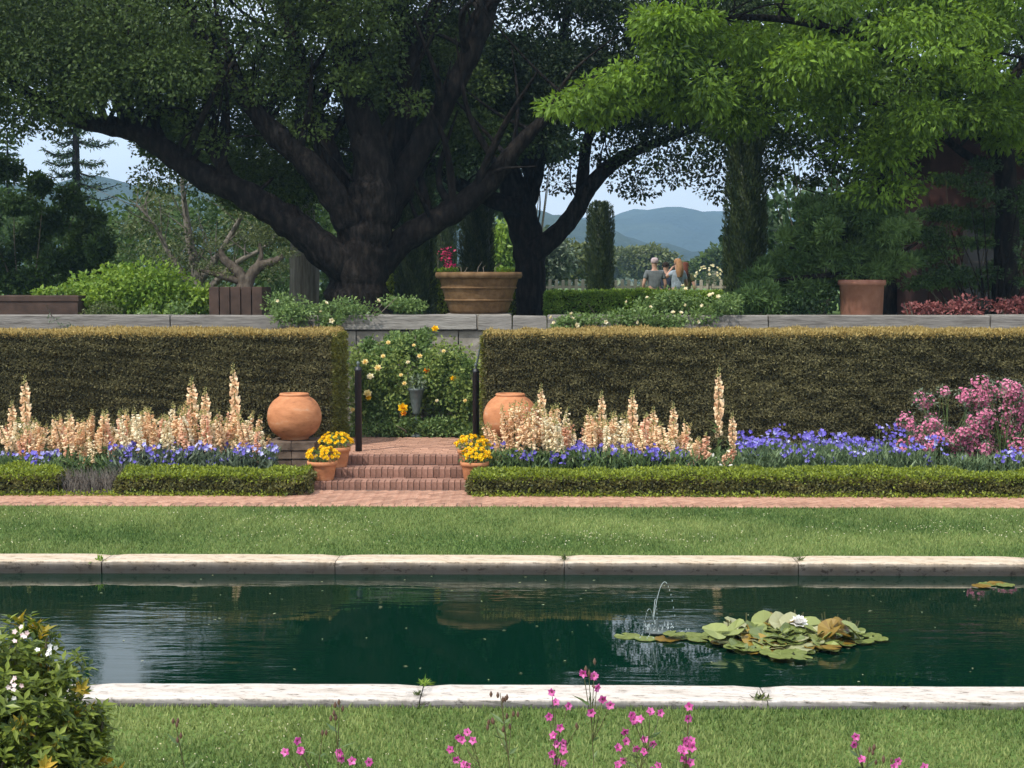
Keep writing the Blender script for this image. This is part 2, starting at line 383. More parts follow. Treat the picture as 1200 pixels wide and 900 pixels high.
    def leaves(s, P, D, N, L, Wd, mi=0, tint=None, fold=0.18, smooth=False):
        n = len(P)
        if n == 0: return s
        D = D / (np.linalg.norm(D, axis=1)[:, None] + 1e-9)
        Sd = np.cross(D, N); Sd /= np.linalg.norm(Sd, axis=1)[:, None] + 1e-9
        Nn = np.cross(Sd, D)
        L = np.broadcast_to(np.asarray(L, float), (n,))[:, None]; Wd = np.broadcast_to(np.asarray(Wd, float), (n,))[:, None]
        mid = P + D * L * 0.45
        V = np.stack([P, mid + Sd * Wd / 2 + Nn * fold * Wd, P + D * L, mid - Sd * Wd / 2 + Nn * fold * Wd], 1).reshape(-1, 3)
        F = np.arange(n * 4).reshape(n, 4)
        return s.add(V, F, mi, rng.random(n) if tint is None else tint, smooth)


def unit(n):
    v = rng.normal(size=(n, 3)); return v / np.linalg.norm(v, axis=1)[:, None]


def clump(mb, cen, rad, n, L, Wd, mi=0, droop=0.1, up=0.6, shell=2.4, out=0.7, tvar=0.5, tbase=None):
    """n leaves spread through ellipsoidal clumps: cen (k,3), rad (k,3) or scalar"""
    cen = np.asarray(cen, float).reshape(-1, 3); k = len(cen)
    rad = np.broadcast_to(np.asarray(rad, float), (k, 3)) if np.ndim(rad) <= 1 else np.asarray(rad, float)
    tot = n * k
    ci = np.repeat(np.arange(k), n)
    u = unit(tot); r = rng.random(tot) ** (1 / shell)
    P = cen[ci] + u * r[:, None] * rad[ci]
    D = u * out + unit(tot) * 0.7; D[:, 2] -= droop
    N = unit(tot) * 0.8 + np.array((0, 0, up)) + u * 0.3
    ct = rng.random(k) if tbase is None else np.full(k, tbase)
    t = np.clip(ct[ci] * (1 - tvar) + rng.random(tot) * tvar, 0, 1)
    sc = rng.uniform(0.7, 1.3, tot)
    return mb.leaves(P, D, N, L * sc, Wd * sc, mi, t)


def smooth_path(pts, m=6):
    """Catmull-Rom through (x, y, z, r) rows"""
    P = np.asarray(pts, float); P = np.vstack([2 * P[0] - P[1], P, 2 * P[-1] - P[-2]])
    out = []
    for i in range(1, len(P) - 2):
        for t in np.linspace(0, 1, m, endpoint=False):
            a, b, c, d = P[i - 1], P[i], P[i + 1], P[i + 2]
            out.append(0.5 * (2 * b + (c - a) * t + (2 * a - 5 * b + 4 * c - d) * t * t + (3 * b - 3 * c + d - a) * t ** 3))
    out.append(P[-2]); out = np.array(out); out[:, 3] = np.maximum(out[:, 3], 0.0006)
    return out


def wob(P, sc, seed=0):
    r_ = np.random.default_rng(seed); out = np.zeros(len(P))
    for k in range(6):
        d = r_.normal(size=3); d /= np.linalg.norm(d)
        out += np.sin(P @ d * sc * (0.7 + 0.25 * k) + r_.uniform(0, 6.28))
    return out / 6


def tag(o, label=None, cat=None, group=None, kind=None):
    if label: o['label'] = label
    if cat: o['category'] = cat
    if group: o['group'] = group
    if kind: o['kind'] = kind
    return o


def thing(name, label, cat, loc, group=None):
    o = bpy.data.objects.new(name, None); C.objects.link(o); o.empty_display_size = 0.2
    o.location = loc; WLOC[o.name] = np.asarray(loc, float)
    return tag(o, label, cat, group)


def copy_tree(src, loc, rot=(0, 0, 0), sc=1.0, label=None):
    def rec(o, parent):
        c = o.copy(); C.objects.link(c)
        if parent: c.parent = parent
        for ch in o.children: rec(ch, c)
        return c
    r = rec(src, None); r.location = loc; r.rotation_euler = rot
    r.scale = (sc, sc, sc) if np.isscalar(sc) else sc
    if label: r['label'] = label
    WLOC[r.name] = np.asarray(loc, float)
    return r


def sheet(name, x0, x1, y0, y1, z, mat, nx=1, ny=1):
    xs, ys = np.linspace(x0, x1, nx + 1), np.linspace(y0, y1, ny + 1)
    V = np.array([(x, y, z) for y in ys for x in xs])
    F = np.array([(j * (nx + 1) + i, j * (nx + 1) + i + 1, (j + 1) * (nx + 1) + i + 1, (j + 1) * (nx + 1) + i) for j in range(ny) for i in range(nx)])
    o = MB().add(V, F).build(name, mat); tag(o, kind='structure'); return o


# ------------------------------------------------------------------ layout constants (metres)
COP_Z = 0.06; WATER_Z = -0.065
NEAR0, NEAR1 = 9.72, 10.11          # near coping, front and back edge
FAR0, FAR1 = 14.58, 14.98           # far coping
PATH0, PATH1 = 18.52, 19.42         # brick path
BOX0, BOX1 = 19.46, 20.15           # box hedge
STEP_Y = [20.05, 20.48, 20.94]; STEP_Z = [0.115, 0.235, 0.355]
YEW0, YEW1 = 22.0, 23.5
WALL_Y = 25.0
TERR = 1.55

# ------------------------------------------------------------------ ground
sheet('near_lawn_ground', -40, 40, -40, NEAR0 + 0.03, 0.0, M['lawn'], 4, 4)
sheet('far_lawn_ground', -40, 40, FAR1 - 0.03, PATH0 + 0.05, 0.0, M['lawn'], 4, 2)
sheet('bed_ground', -40, 40, PATH1 - 0.9, WALL_Y + 0.6, -0.02, M['soil'], 4, 2)
sheet('terrace_ground', -1700, 1700, WALL_Y + 0.25, 2100, TERR, M['lawn'], 8, 8)
for xa, xb in ((-40, -3.05), (-0.35, 40)):
    mb = MB(); mb.box(((xa + xb) / 2, 21.0, 0.05), (xb - xa, 2.1, 0.12)); tag(mb.build('flower_bed_soil', M['soil']), kind='structure')
basin = MB()
for (xa, ya, xb, yb) in ((-40, NEAR1 - 0.05, 40, NEAR1 - 0.05), (40, NEAR1 - 0.05, 40, FAR0 + 0.05), (40, FAR0 + 0.05, -40, FAR0 + 0.05), (-40, FAR0 + 0.05, -40, NEAR1 - 0.05)):
    basin.add([(xa, ya, -1.2), (xb, yb, -1.2), (xb, yb, 0.0), (xa, ya, 0.0)], [(0, 1, 2, 3)])
basin.add([(-40, NEAR1 - 0.05, -1.2), (40, NEAR1 - 0.05, -1.2), (40, FAR0 + 0.05, -1.2), (-40, FAR0 + 0.05, -1.2)], [(0, 1, 2, 3)])
pool = basin.build('pool_basin', M['soil']); tag(pool, kind='structure')
sheet('water', -40, 40, NEAR1 - 0.04, FAR0 + 0.04, WATER_Z, M['water'], 20, 6)


def coping_stone(x0, x1, y0, y1, h, wob):
    """a long worn slab with rounded edges: a rounded profile swept along x with small irregularities"""
    n = 14; xs = np.linspace(x0 + 0.004, x1 - 0.004, n)
    e = 0.022
    prof = [(y0, -h), (y0, -e * 1.6), (y0 + e * 0.4, -e * 0.4), (y0 + e * 1.6, 0), (y1 - e * 1.6, 0), (y1 - e * 0.4, -e * 0.4), (y1, -e * 1.6), (y1, -h)]
    V = []
    for i, x in enumerate(xs):
        ed = 0.012 if i in (0, n - 1) else 0
        for j, (y, z) in enumerate(prof):
            V.append((x, y + rng.normal(0, wob) * (j in (1, 2, 5, 6)) * 1.0, COP_Z + z - (ed if 0 < j < 7 else 0) + rng.normal(0, wob * 0.3) * (0 < j < 7)))
    m = len(prof)
    F = [(i * m + j, (i + 1) * m + j, (i + 1) * m + j + 1, i * m + j + 1) for i in range(n - 1) for j in range(m - 1)]
    F += [tuple(range(m))[::-1], tuple(range((n - 1) * m, n * m))]
    return np.array(V), [f[::-1] for f in F]


# joints seen in the photograph, continued at the same spacing outside the frame
far_j = [X(p, FAR0) for p in (-164, 113, 390, 662, 940, 1218)]
near_j = [X(p, NEAR1) for p in (95, 495, 895, 1295)]
far_j = [far_j[0] - 2.25 * k for k in (3, 2, 1)] + far_j + [far_j[-1] + 2.25 * k for k in (1, 2, 3)]
near_j = [near_j[0] - 2.25 * k for k in (3, 2, 1)] + near_j + [near_j[-1] + 2.25 * k for k in (1, 2, 3)]
for js, y0, y1 in ((far_j, FAR0, FAR1), (near_j, NEAR0, NEAR1)):
    for a, b in zip(js[:-1], js[1:]):
        V, F = coping_stone(a, b, y0 + rng.normal(0, 0.004), y1, 0.17, 0.0035)
        MB().add(V, F, smooth=False).build('coping_stone', M['coping_warm'] if y0 == FAR0 or y0 > 12 else M['coping'], pool, origin=((a + b) / 2, y0, COP_Z))


# ------------------------------------------------------------------ grass
def grass(name, x0, x1, y0, y1, dens, h, avoid=None):
    n = int((x1 - x0) * (y1 - y0) * dens)
    P = np.stack([rng.uniform(x0, x1, n), rng.uniform(y0, y1, n), np.zeros(n)], 1)
    pt = 0.5 + 0.25 * np.sin(P[:, 0] * 1.3 + 2 * np.sin(P[:, 1] * 1.1)) + 0.25 * np.sin(P[:, 1] * 2.3 + P[:, 0] * 0.4)
    a = rng.uniform(0, 2 * math.pi, n); w = rng.uniform(0.004, 0.009, n); hh = h * rng.uniform(0.5, 1.3, n)
    d = np.stack([np.cos(a), np.sin(a), np.zeros(n)], 1)
    ln = unit(n) * 0.6; ln[:, 2] = 1
    hh *= 1 + 0.25 * wob(P, 3.0, 33)
    V = np.stack([P - d * w[:, None], P + d * w[:, None], P + ln * hh[:, None]], 1).reshape(-1, 3)
    o = MB().add(V, np.arange(3 * n).reshape(n, 3), 0, np.clip((pt - 0.5) * 0.55 + 0.32 * wob(P * (0.6, 2.2, 0), 1.6, 31) + 0.25 * wob(P, 7, 32) + 0.42 + rng.normal(0, 0.2, n), 0, 1)).build(name, M['grass_blade'])
    return tag(o, kind='stuff')


def clover(name, n, x0, x1, y0, y1, r, z, parts=None):
    k = n // 14
    cx, cy = rng.uniform(x0, x1, k), rng.uniform(y0, y1, k); ci = rng.integers(0, k, n)
    P = np.stack([cx[ci] + rng.normal(0, 0.45, n), cy[ci] + rng.normal(0, 0.22, n), np.full(n, z) + rng.uniform(-0.01, 0.015, n)], 1)
    P = P[(P[:, 1] > y0) & (P[:, 1] < y1)]
    mb = MB()
    for q in range(4):
        mb.leaves(P, unit(len(P)) + np.array((0, 0, 0.6)), unit(len(P)), r, r * 0.8)
    return tag(mb.build(name, M['cream']), kind='stuff')


grass('far_grass', -8, 8, FAR1 + 0.01, PATH0 - 0.01, 2300, 0.035)
grass('near_grass', -5, 5, 7.3, NEAR0 - 0.01, 3800, 0.032)
clover('far_clover_flowers', 520, -6, 6, FAR1 + 0.6, PATH0 - 0.5, 0.010, 0.024)
clover('near_clover_flowers', 120, -3.2, 0.6, 8.4, 9.5, 0.007, 0.024)

# ------------------------------------------------------------------ brick path and steps
path = MB().box((0, (PATH0 + 20.05) / 2, -0.012), (80, 20.05 - PATH0, 0.03)).build('brick_path', M['mortar']); tag(path, kind='structure')
SX0, SX1 = X(352, STEP_Y[0]), X(546, STEP_Y[0])
bm_brick = MB().box((0, 0, 0), (0.188, 0.090, 0.06), 0, 0.007).mesh('brick', M['brick'], np.zeros(3))
bm_soldier = MB().box((0, 0, 0), (0.146, 0.2, 0.06), 0, 0.006).mesh('brick', M['brick'], np.zeros(3))


def place_brick(mesh, parent, x, y, z, rz=0.0):
    o = bpy.data.objects.new('brick', mesh); C.objects.link(o); o.parent = parent
    p = WLOC[parent.name]
    o.location = (x - p[0], y - p[1], z - p[2] + rng.normal(0, 0.0015)); o.rotation_euler = (rng.normal(0, 0.006), rng.normal(0, 0.006), rz + rng.normal(0, 0.008))
    return o


WLOC[path.name] = np.zeros(3)
nb = 0
for i in range(-46, 47):
    place_brick(bm_soldier, path, i * 0.152 + 0.02, PATH0 + 0.1, -0.012); nb += 1
cand = []
# bricks laid in diagonal courses
for a in range(-60, 61):
    for b in range(-120, 121):
        u = a * 0.202 + (0.101 if b % 2 else 0.0); v = b * 0.102
        cand.append(((u - v) * 0.7071, (u + v) * 0.7071 + 19.0, R(45)))
cand = [c for c in cand if PATH0 + 0.25 < c[1] < 19.98 and (c[1] < PATH1 + 0.1 or SX0 - 0.5 < c[0] < SX1 + 0.35) and abs(c[0]) < 7.4]
cand.sort(key=lambda c: (c[1] * 1.0 - (1.4 if SX0 - 0.3 < c[0] < SX1 + 0.2 else 0)))
for x, y, rz in cand[:300 - nb]:
    place_brick(bm_brick, path, x, y, -0.016, rz)
mb = MB()
for x, y, rz in cand[300 - nb:]:
    mb.box((x, y, -0.016), (0.188, 0.090, 0.06), rz, 0.007)
if cand[300 - nb:]:
    tag(mb.build('brick', M['brick'], path), kind='stuff')

steps = thing('brick_steps', 'red brick garden steps of three risers between the potted yellow flowers', 'steps', ((SX0 + SX1) / 2, STEP_Y[0], 0.0))
so = WLOC[steps.name]
for k in range(3):
    y0, z1 = STEP_Y[k], STEP_Z[k]
    z0 = 0.0 if k == 0 else STEP_Z[k - 1]
    depth = 0.47
    st = MB().box(((SX0 + SX1) / 2, y0 + depth / 2 + 0.02, (z0 + z1) / 2 - 0.03), (SX1 - SX0 - 0.02, depth, z1 - z0 + 0.03)).build('step', M['mortar'], steps)
    nbk = 28; wbk = (SX1 - SX0) / nbk
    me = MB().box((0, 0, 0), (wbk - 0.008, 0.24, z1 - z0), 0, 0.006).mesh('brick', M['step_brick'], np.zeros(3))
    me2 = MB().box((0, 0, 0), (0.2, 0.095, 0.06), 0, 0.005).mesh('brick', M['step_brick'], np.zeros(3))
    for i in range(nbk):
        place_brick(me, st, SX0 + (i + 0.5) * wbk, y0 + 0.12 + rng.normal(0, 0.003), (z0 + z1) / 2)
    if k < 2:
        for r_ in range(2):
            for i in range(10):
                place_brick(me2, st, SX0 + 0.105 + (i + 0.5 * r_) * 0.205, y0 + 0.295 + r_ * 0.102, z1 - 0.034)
landing = MB().box(((SX0 + SX1) / 2, 22.5, STEP_Z[2] / 2 - 0.02), (SX1 - SX0 + 0.5, 2.55, STEP_Z[2])).build('brick_landing', M['mortar']); tag(landing, kind='structure')
WLOC[landing.name] = np.zeros(3); nl = 0; mb = MB()
for r_ in range(22):
    for i in range(12):
        x = SX0 - 0.2 + (i + 0.5 * (r_ % 2)) * 0.205; y = STEP_Y[2] + 0.32 + r_ * 0.103
        if nl < 262 and y < 23.5: place_brick(bm_brick, landing, x, y, STEP_Z[2] - 0.03); nl += 1


# ------------------------------------------------------------------ retaining wall
wall = thing('retaining_wall', 'long grey retaining wall with weathered timber beams along its top behind the hedges', 'wall', (0, WALL_Y, 0))
BZ1 = Z(369, WALL_Y); BH = 0.245
MB().box((0, WALL_Y + 0.30, (BZ1 - BH) / 2), (80, 0.4, BZ1 - BH)).build('wall_core', M['stone'], wall)
st_me = [MB().box((0, 0, 0), (w_, 0.14, 0.235), 0, 0.012, jit=0.006).mesh('stone', M['stone'], np.zeros(3)) for w_ in (0.42, 0.55, 0.66)]
for r_ in range(8):
    x = -3.6 + rng.uniform(0, 0.3)
    while x < 0.3:
        k = rng.integers(0, 3); w_ = (0.42, 0.55, 0.66)[k]
        o = bpy.data.objects.new('stone', st_me[k]); C.objects.link(o); o.parent = wall
        o.location = (x + w_ / 2, 0.045 + rng.normal(0, 0.008), 0.12 + r_ * 0.243); x += w_ + 0.012
bx = [X(p, WALL_Y) for p in (-260, -30, 200, 393, 560, 600, 641, 900, 1160, 1420)]
for i, (a, b) in enumerate(zip(bx[:-1], bx[1:])):
    dz = (0, 0.004, -0.004, 0.006, 0, -0.012, 0.004, 0, 0.004)[i]; dy = (0, 0, 0.02, 0, 0.03, 0.03, 0.0, 0.02, 0)[i]
    g = 0.02 if i != 3 else 0.05
    mb = MB(); mb.box(((a + b) / 2, WALL_Y + 0.12 + dy, BZ1 - BH / 2 + dz), (b - a - g, 0.42, BH - 0.01), 0, 0.018, jit=0.004)
    mb.build('timber_beam', M['timber'], wall, origin=((a + b) / 2, WALL_Y, BZ1))
for p in (912, 955, 990, 1030, 1065, 1100, 1135, 1170, 30, 60, 200):
    MB().box((X(p, WALL_Y), WALL_Y + 0.02, BZ1 - BH - 0.05), (0.12, 0.2, 0.1), 0, 0.01).build('beam_block', M['timber'], wall)


# ------------------------------------------------------------------ hedges
def hedge_block(root, x0, x1, y0, y1, z0, z1, dens, L, Wd, mats, seed, noise_sc=29, amp=0.042, round_=0.06, top_strip=0.1, side_mat=None):
    """core block + leaf sprigs on front, top and ends, with clumps that stand proud or sink back; names: core, foliage, top_foliage"""
    core = MB(); core.box(((x0 + x1) / 2, (y0 + y1) / 2, (z0 + z1) / 2 - 0.02), (x1 - x0 - 0.12, y1 - y0 - 0.12, z1 - z0 - 0.10))
    core.build('hedge_core', M['hedge_core'], root)

    def face(n, fx, fy, fz, nrm):
        P = np.stack([fx(n), fy(n), fz(n)], 1); N = np.tile(np.array(nrm, float), (n, 1))
        return P, N
    U = lambda a, b: (lambda n: rng.uniform(a, b, n))
    K = lambda a: (lambda n: np.full(n, a))
    A = []
    A.append(face(int((x1 - x0) * (z1 - z0) * dens), U(x0, x1), K(y0), U(z0, z1), (0, -1, 0)))
    for xe, nx in ((x0, -1), (x1, 1)):
        A.append(face(int((y1 - y0) * (z1 - z0) * dens * 0.8), K(xe), U(y0, y1), U(z0, z1), (nx, 0, 0)))
    T = face(int((x1 - x0) * (y1 - y0) * dens * 0.75), U(x0, x1), U(y0, y1), K(z1), (0, 0, 1))

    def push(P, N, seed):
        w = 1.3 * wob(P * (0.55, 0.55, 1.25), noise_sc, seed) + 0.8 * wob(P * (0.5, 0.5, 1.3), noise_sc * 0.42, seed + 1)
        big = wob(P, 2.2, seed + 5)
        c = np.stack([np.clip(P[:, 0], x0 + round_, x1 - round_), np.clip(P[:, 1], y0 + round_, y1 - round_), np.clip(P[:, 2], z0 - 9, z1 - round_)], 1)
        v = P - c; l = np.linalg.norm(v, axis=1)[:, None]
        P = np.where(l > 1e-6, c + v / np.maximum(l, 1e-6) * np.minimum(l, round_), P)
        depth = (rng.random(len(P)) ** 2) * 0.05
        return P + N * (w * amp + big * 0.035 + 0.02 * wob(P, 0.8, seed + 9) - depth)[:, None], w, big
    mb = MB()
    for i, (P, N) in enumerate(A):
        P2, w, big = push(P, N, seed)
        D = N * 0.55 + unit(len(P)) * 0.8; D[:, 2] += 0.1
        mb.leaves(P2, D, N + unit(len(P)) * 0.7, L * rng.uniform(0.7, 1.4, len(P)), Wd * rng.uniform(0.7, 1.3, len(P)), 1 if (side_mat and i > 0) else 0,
                  np.clip(0.38 + rng.normal(0, 0.22, len(P)) + 0.20 * w + 0.22 * big + 0.15 * wob(P, 5.0, seed + 30), 0, 1))  # proud clumps tinted lighter, sunken ones darker: highlights painted into the leaf colour
    mb.build('foliage', [mats[0], side_mat or mats[0]], root)
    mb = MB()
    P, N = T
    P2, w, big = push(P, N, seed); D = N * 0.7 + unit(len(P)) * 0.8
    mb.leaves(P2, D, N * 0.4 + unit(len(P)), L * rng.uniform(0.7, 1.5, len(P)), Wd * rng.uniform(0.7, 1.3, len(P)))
    # the top leaves also hang a little way over the front edge
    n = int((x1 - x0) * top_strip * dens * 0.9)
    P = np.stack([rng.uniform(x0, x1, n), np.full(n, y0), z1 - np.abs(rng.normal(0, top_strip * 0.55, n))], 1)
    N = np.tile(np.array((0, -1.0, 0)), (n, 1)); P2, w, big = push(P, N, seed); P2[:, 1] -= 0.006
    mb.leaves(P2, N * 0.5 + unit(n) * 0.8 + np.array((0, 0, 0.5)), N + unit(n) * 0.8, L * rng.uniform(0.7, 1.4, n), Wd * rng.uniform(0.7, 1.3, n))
    mb.build('top_foliage', mats[1], root)  # leaves of the top and its front edge take the second leaf colour


YT = Z(391, YEW0)
t = thing('yew_hedge', 'tall clipped dark hedge with golden top on the left side of the steps', 'hedge', (-6, YEW0, 0))
hedge_block(t, -10.5, X(388, YEW0), YEW0, YEW1, 0.05, YT, 5200, 0.05, 0.019, (M['yew'], M['yew_top']), 3, top_strip=0.055, side_mat=M['yew_side'])
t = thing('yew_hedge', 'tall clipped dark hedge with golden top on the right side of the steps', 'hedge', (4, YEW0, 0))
hedge_block(t, X(565, YEW0), 10.5, YEW0, YEW1, 0.05, YT, 5200, 0.05, 0.019, (M['yew'], M['yew_top']), 8, top_strip=0.055, side_mat=M['yew_side'])
BT = Z(556, BOX0)
bargs = dict(noise_sc=20, amp=0.045, round_=0.12, top_strip=0.09)
for (a, b, lab, sd) in ((-9.0, X(60, BOX0), 'short low box hedge at the far left end of the brick path', 20),
                        (X(130, BOX0), X(357, BOX0), 'low box hedge in front of the peach foxgloves left of the steps', 21),
                        (X(547, BOX0), 9.0, 'long low box hedge right of the steps beside the brick path', 22)):
    t = thing('box_hedge', lab, 'hedge', ((a + b) / 2, BOX0, 0))
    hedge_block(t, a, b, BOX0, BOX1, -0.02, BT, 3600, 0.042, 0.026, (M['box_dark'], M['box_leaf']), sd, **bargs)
# leafless grey gap in the left box hedge
mb = MB(); xa, xb = X(62, BOX0), X(129, BOX0)
for i in range(260):
    x, y = rng.uniform(xa, xb), rng.uniform(BOX0 + 0.02, BOX1); h = rng.uniform(0.2, 0.34)
    mb.tube([(x, y, 0), (x + rng.normal(0, 0.02), y + rng.normal(0, 0.02), h * 0.5), (x + rng.normal(0, 0.05), y + rng.normal(0, 0.04), h)], (0.006, 0.005, 0.002), 3, cap=False)
tag(mb.build('bare_hedge_twigs', M['grey_bark']), kind='stuff')
# low creeping plants at the foot of the box hedges
mb = MB(); n = 5200
P = np.stack([rng.uniform(-7.5, 7.5, n), BOX0 - np.abs(rng.normal(0, 0.06, n)), np.abs(rng.normal(0, 0.03, n))], 1)
P = P[(P[:, 0] < SX0 - 0.1) | (P[:, 0] > SX1 + 0.1)]
mb.leaves(P, unit(len(P)) * 0.7 + np.array((0, -0.3, 0.5)), unit(len(P)) + np.array((0, 0, 0.8)), 0.04, 0.028)
tag(mb.build('creeping_edging_plants', M['box_leaf']), kind='stuff')


# ------------------------------------------------------------------ trees
def limb(mb, pts, D, sides=10, rough=0.08, wander=0.0, m=6):
    """pts: photo pixels (px, py, r_px[, depth offset]) at depth D"""
    rows = []
    for p in pts:
        d = D + (p[3] if len(p) > 3 else 0)
        q = spot(p[0], p[1], d); rows.append((*q, p[2] * d / FPX))
    sp = smooth_path(rows, m)
    sp[:, 3] *= 1 + rough * 0.9 * np.sin(np.arange(len(sp)) * 1.7 + rng.uniform(0, 6)) * rng.random(len(sp))
    if wander: sp[1:-1, :3] += rng.normal(0, wander, (len(sp) - 2, 3))
    mb.tube(sp[:, :3], sp[:, 3], sides, 0, 0.5, rough)
    return sp


def twigs(mb, sp, n, length, r0, sides=5, up=0.4, side=0.8, start=0.3):
    tips = []
    for _ in range(n):
        i = rng.integers(int(len(sp) * start), len(sp)); p = sp[i, :3]; r = min(sp[i, 3] * 0.45, r0)
        d = unit(1)[0] * side; d[2] = abs(d[2]); d += np.array((0, 0, up)); d /= np.linalg.norm(d); l = length * rng.uniform(0.5, 1.2)
        q1 = p + d * l * 0.5 + rng.normal(0, 0.08 * l, 3); q2 = q1 + (d + rng.normal(0, 0.35, 3)) * l * 0.5
        s2 = smooth_path([(*p, r), (*q1, r * 0.65), (*q2, r * 0.2)], 4)
        mb.tube(s2[:, :3], s2[:, 3], sides, 0, 0.5, 0.0, cap=False); tips.append(q2)
    return tips


def region(n, x0, x1, top, low, d0, d1):
    """clump centres scattered through a crown region given by its photo silhouette and its depth range"""
    out = []
    while len(out) < n:
        x = rng.uniform(x0, x1); t_, l_ = np.interp(x, *zip(*top)), np.interp(x, *zip(*low))
        y = rng.uniform(t_, l_); d = rng.uniform(d0, d1)
        out.append(spot(x, y, d))
    return np.array(out)


D1 = 28.0
oak = thing('oak_tree', 'huge dark spreading oak with a thick limb reaching out to the left', 'tree', spot(423, 405, D1))
tr = MB()
limbs = []
limbs.append(limb(tr, [(424, 412, 50), (423, 385, 42), (421, 350, 36), (422, 310, 33), (428, 270, 30), (437, 230, 28), (436, 190, 23), (424, 140, 19), (406, 70, 16), (388, 0, 13), (372, -80, 15), (352, -170, 9)], D1, 16, 0.14))
lA = limb(tr, [(432, 345, 14, 0.6), (412, 318, 22, 0.25), (385, 296, 21), (350, 268, 19), (312, 243, 17), (275, 221, 15.5), (236, 207, 14.5), (205, 184, 13.5), (178, 164, 12.5), (150, 153, 11), (112, 145, 11), (82, 136, 9), (40, 112, 6), (-10, 80, 4)], D1 - 0.3, 12, 0.14); limbs.append(lA)
limbs.append(limb(tr, [(160, 158, 11), (150, 132, 9), (146, 108, 7), (130, 70, 5), (100, 20, 3)], D1 - 0.3, 8, 0.1))
limbs.append(limb(tr, [(432, 310, 12, 0.9), (415, 275, 20, 0.5), (398, 240, 17, 0.2), (372, 203, 15), (345, 178, 13.5), (318, 152, 12.5), (290, 118, 11), (262, 90, 12), (240, 50, 9), (215, 0, 6), (190, -30, 4)], D1 - 0.6, 12, 0.14))
limbs.append(limb(tr, [(432, 290, 12, -0.1), (452, 245, 20), (478, 196, 17), (506, 150, 14), (535, 95, 12), (560, 40, 12), (585, -30, 8), (600, -90, 5)], D1 + 0.4, 12, 0.14))
limbs.append(limb(tr, [(424, 345, 12, -0.1), (442, 312, 18), (470, 282, 16), (506, 262, 15), (545, 238, 14), (580, 205, 12), (612, 165, 9), (650, 130, 6), (700, 90, 3)], D1 + 0.3, 10, 0.1))
limbs.append(limb(tr, [(440, 220, 22), (470, 150, 17), (480, 80, 13), (470, 10, 9), (480, -60, 6)], D1 + 1.0, 10, 0.1))
limbs.append(limb(tr, [(400, 245, 18), (388, 190, 14), (366, 130, 12), (345, 60, 9), (330, -20, 6)], D1 + 1.2, 10, 0.1))
limbs.append(limb(tr, [(270, 222, 10), (258, 190, 8), (230, 150, 6), (215, 110, 4)], D1 - 0.3, 8, 0.1))
for sp in limbs:
    twigs(tr, sp, 9, 1.6, 0.05); twigs(tr, sp, 7, 2.6, 0.09, 6, 0.7, 0.9, 0.35)
tr.build('trunk', M['bark'], oak)
cr = MB()
top = [(-90, -30), (190, -40), (250, -160), (380, -270), (520, -260), (640, -170), (700, -60)]
low = [(-90, 140), (60, 132), (110, 118), (165, 112), (200, 140), (260, 160), (330, 175), (400, 165), (470, 165), (520, 165), (600, 145), (700, 80)]
cen = np.vstack([region(245, -90, 545, top, low, 28.8, 33.8), region(70, -90, 230, top, [(-90, 140), (60, 132), (110, 118), (165, 105), (230, 90)], 25.6, 28.6),
                 region(32, 200, 480, [(200, -40), (250, -160), (480, -170)], [(200, 80), (300, 50), (480, 30)], 25.8, 28.5)])
clump(cr, cen, np.stack([rng.uniform(0.5, 0.95, len(cen)), rng.uniform(0.5, 0.9, len(cen)), rng.uniform(0.32, 0.62, len(cen))], 1), 600, 0.085, 0.052)
# drooping sprays below the main mass, as seen hanging behind the long limb
cen = np.array([spot(x, y, d) for x, y, d in ((185, 135, 29), (230, 175, 29.5), (262, 205, 30), (300, 190, 30), (345, 205, 31), (180, 210, 30), (290, 232, 31), (330, 225, 31), (520, 190, 30.5), (395, 190, 31),
                                             (30, 140, 27), (75, 128, 27), (5, 150, 27), (60, 142, 28), (350, 240, 32), (320, 210, 29.6), (250, 170, 29), (560, 178, 31), (600, 170, 31.5))])
clump(cr, cen, (0.55, 0.5, 0.32), 420, 0.08, 0.046)
cen = region(70, 165, 410, [(165, 130), (410, 150)], [(165, 165), (200, 185), (260, 225), (300, 235), (350, 232), (410, 215)], 30, 34.5)
clump(cr, cen, (0.6, 0.55, 0.36), 380, 0.085, 0.05)
cen = region(55, 420, 570, [(420, 60), (600, 60)], [(420, 185), (480, 190), (520, 170), (600, 175)], 29.5, 34)
clump(cr, cen, (0.6, 0.55, 0.36), 380, 0.085, 0.05)
cen = np.vstack([region(26, 215, 470, [(215, 20), (470, 0)], [(215, 150), (300, 130), (470, 110)], 26.8, 27.8), [spot(x, y, 27.4) for x, y in ((255, 165), (230, 150), (335, 120), (410, 95), (365, 150), (300, 75), (480, 120), (450, 60), (215, 130), (190, 120), (160, 125))]])
clump(cr, cen, (0.42, 0.4, 0.26), 230, 0.08, 0.048)
cr.build('crown', M['oak_leaf'], oak)

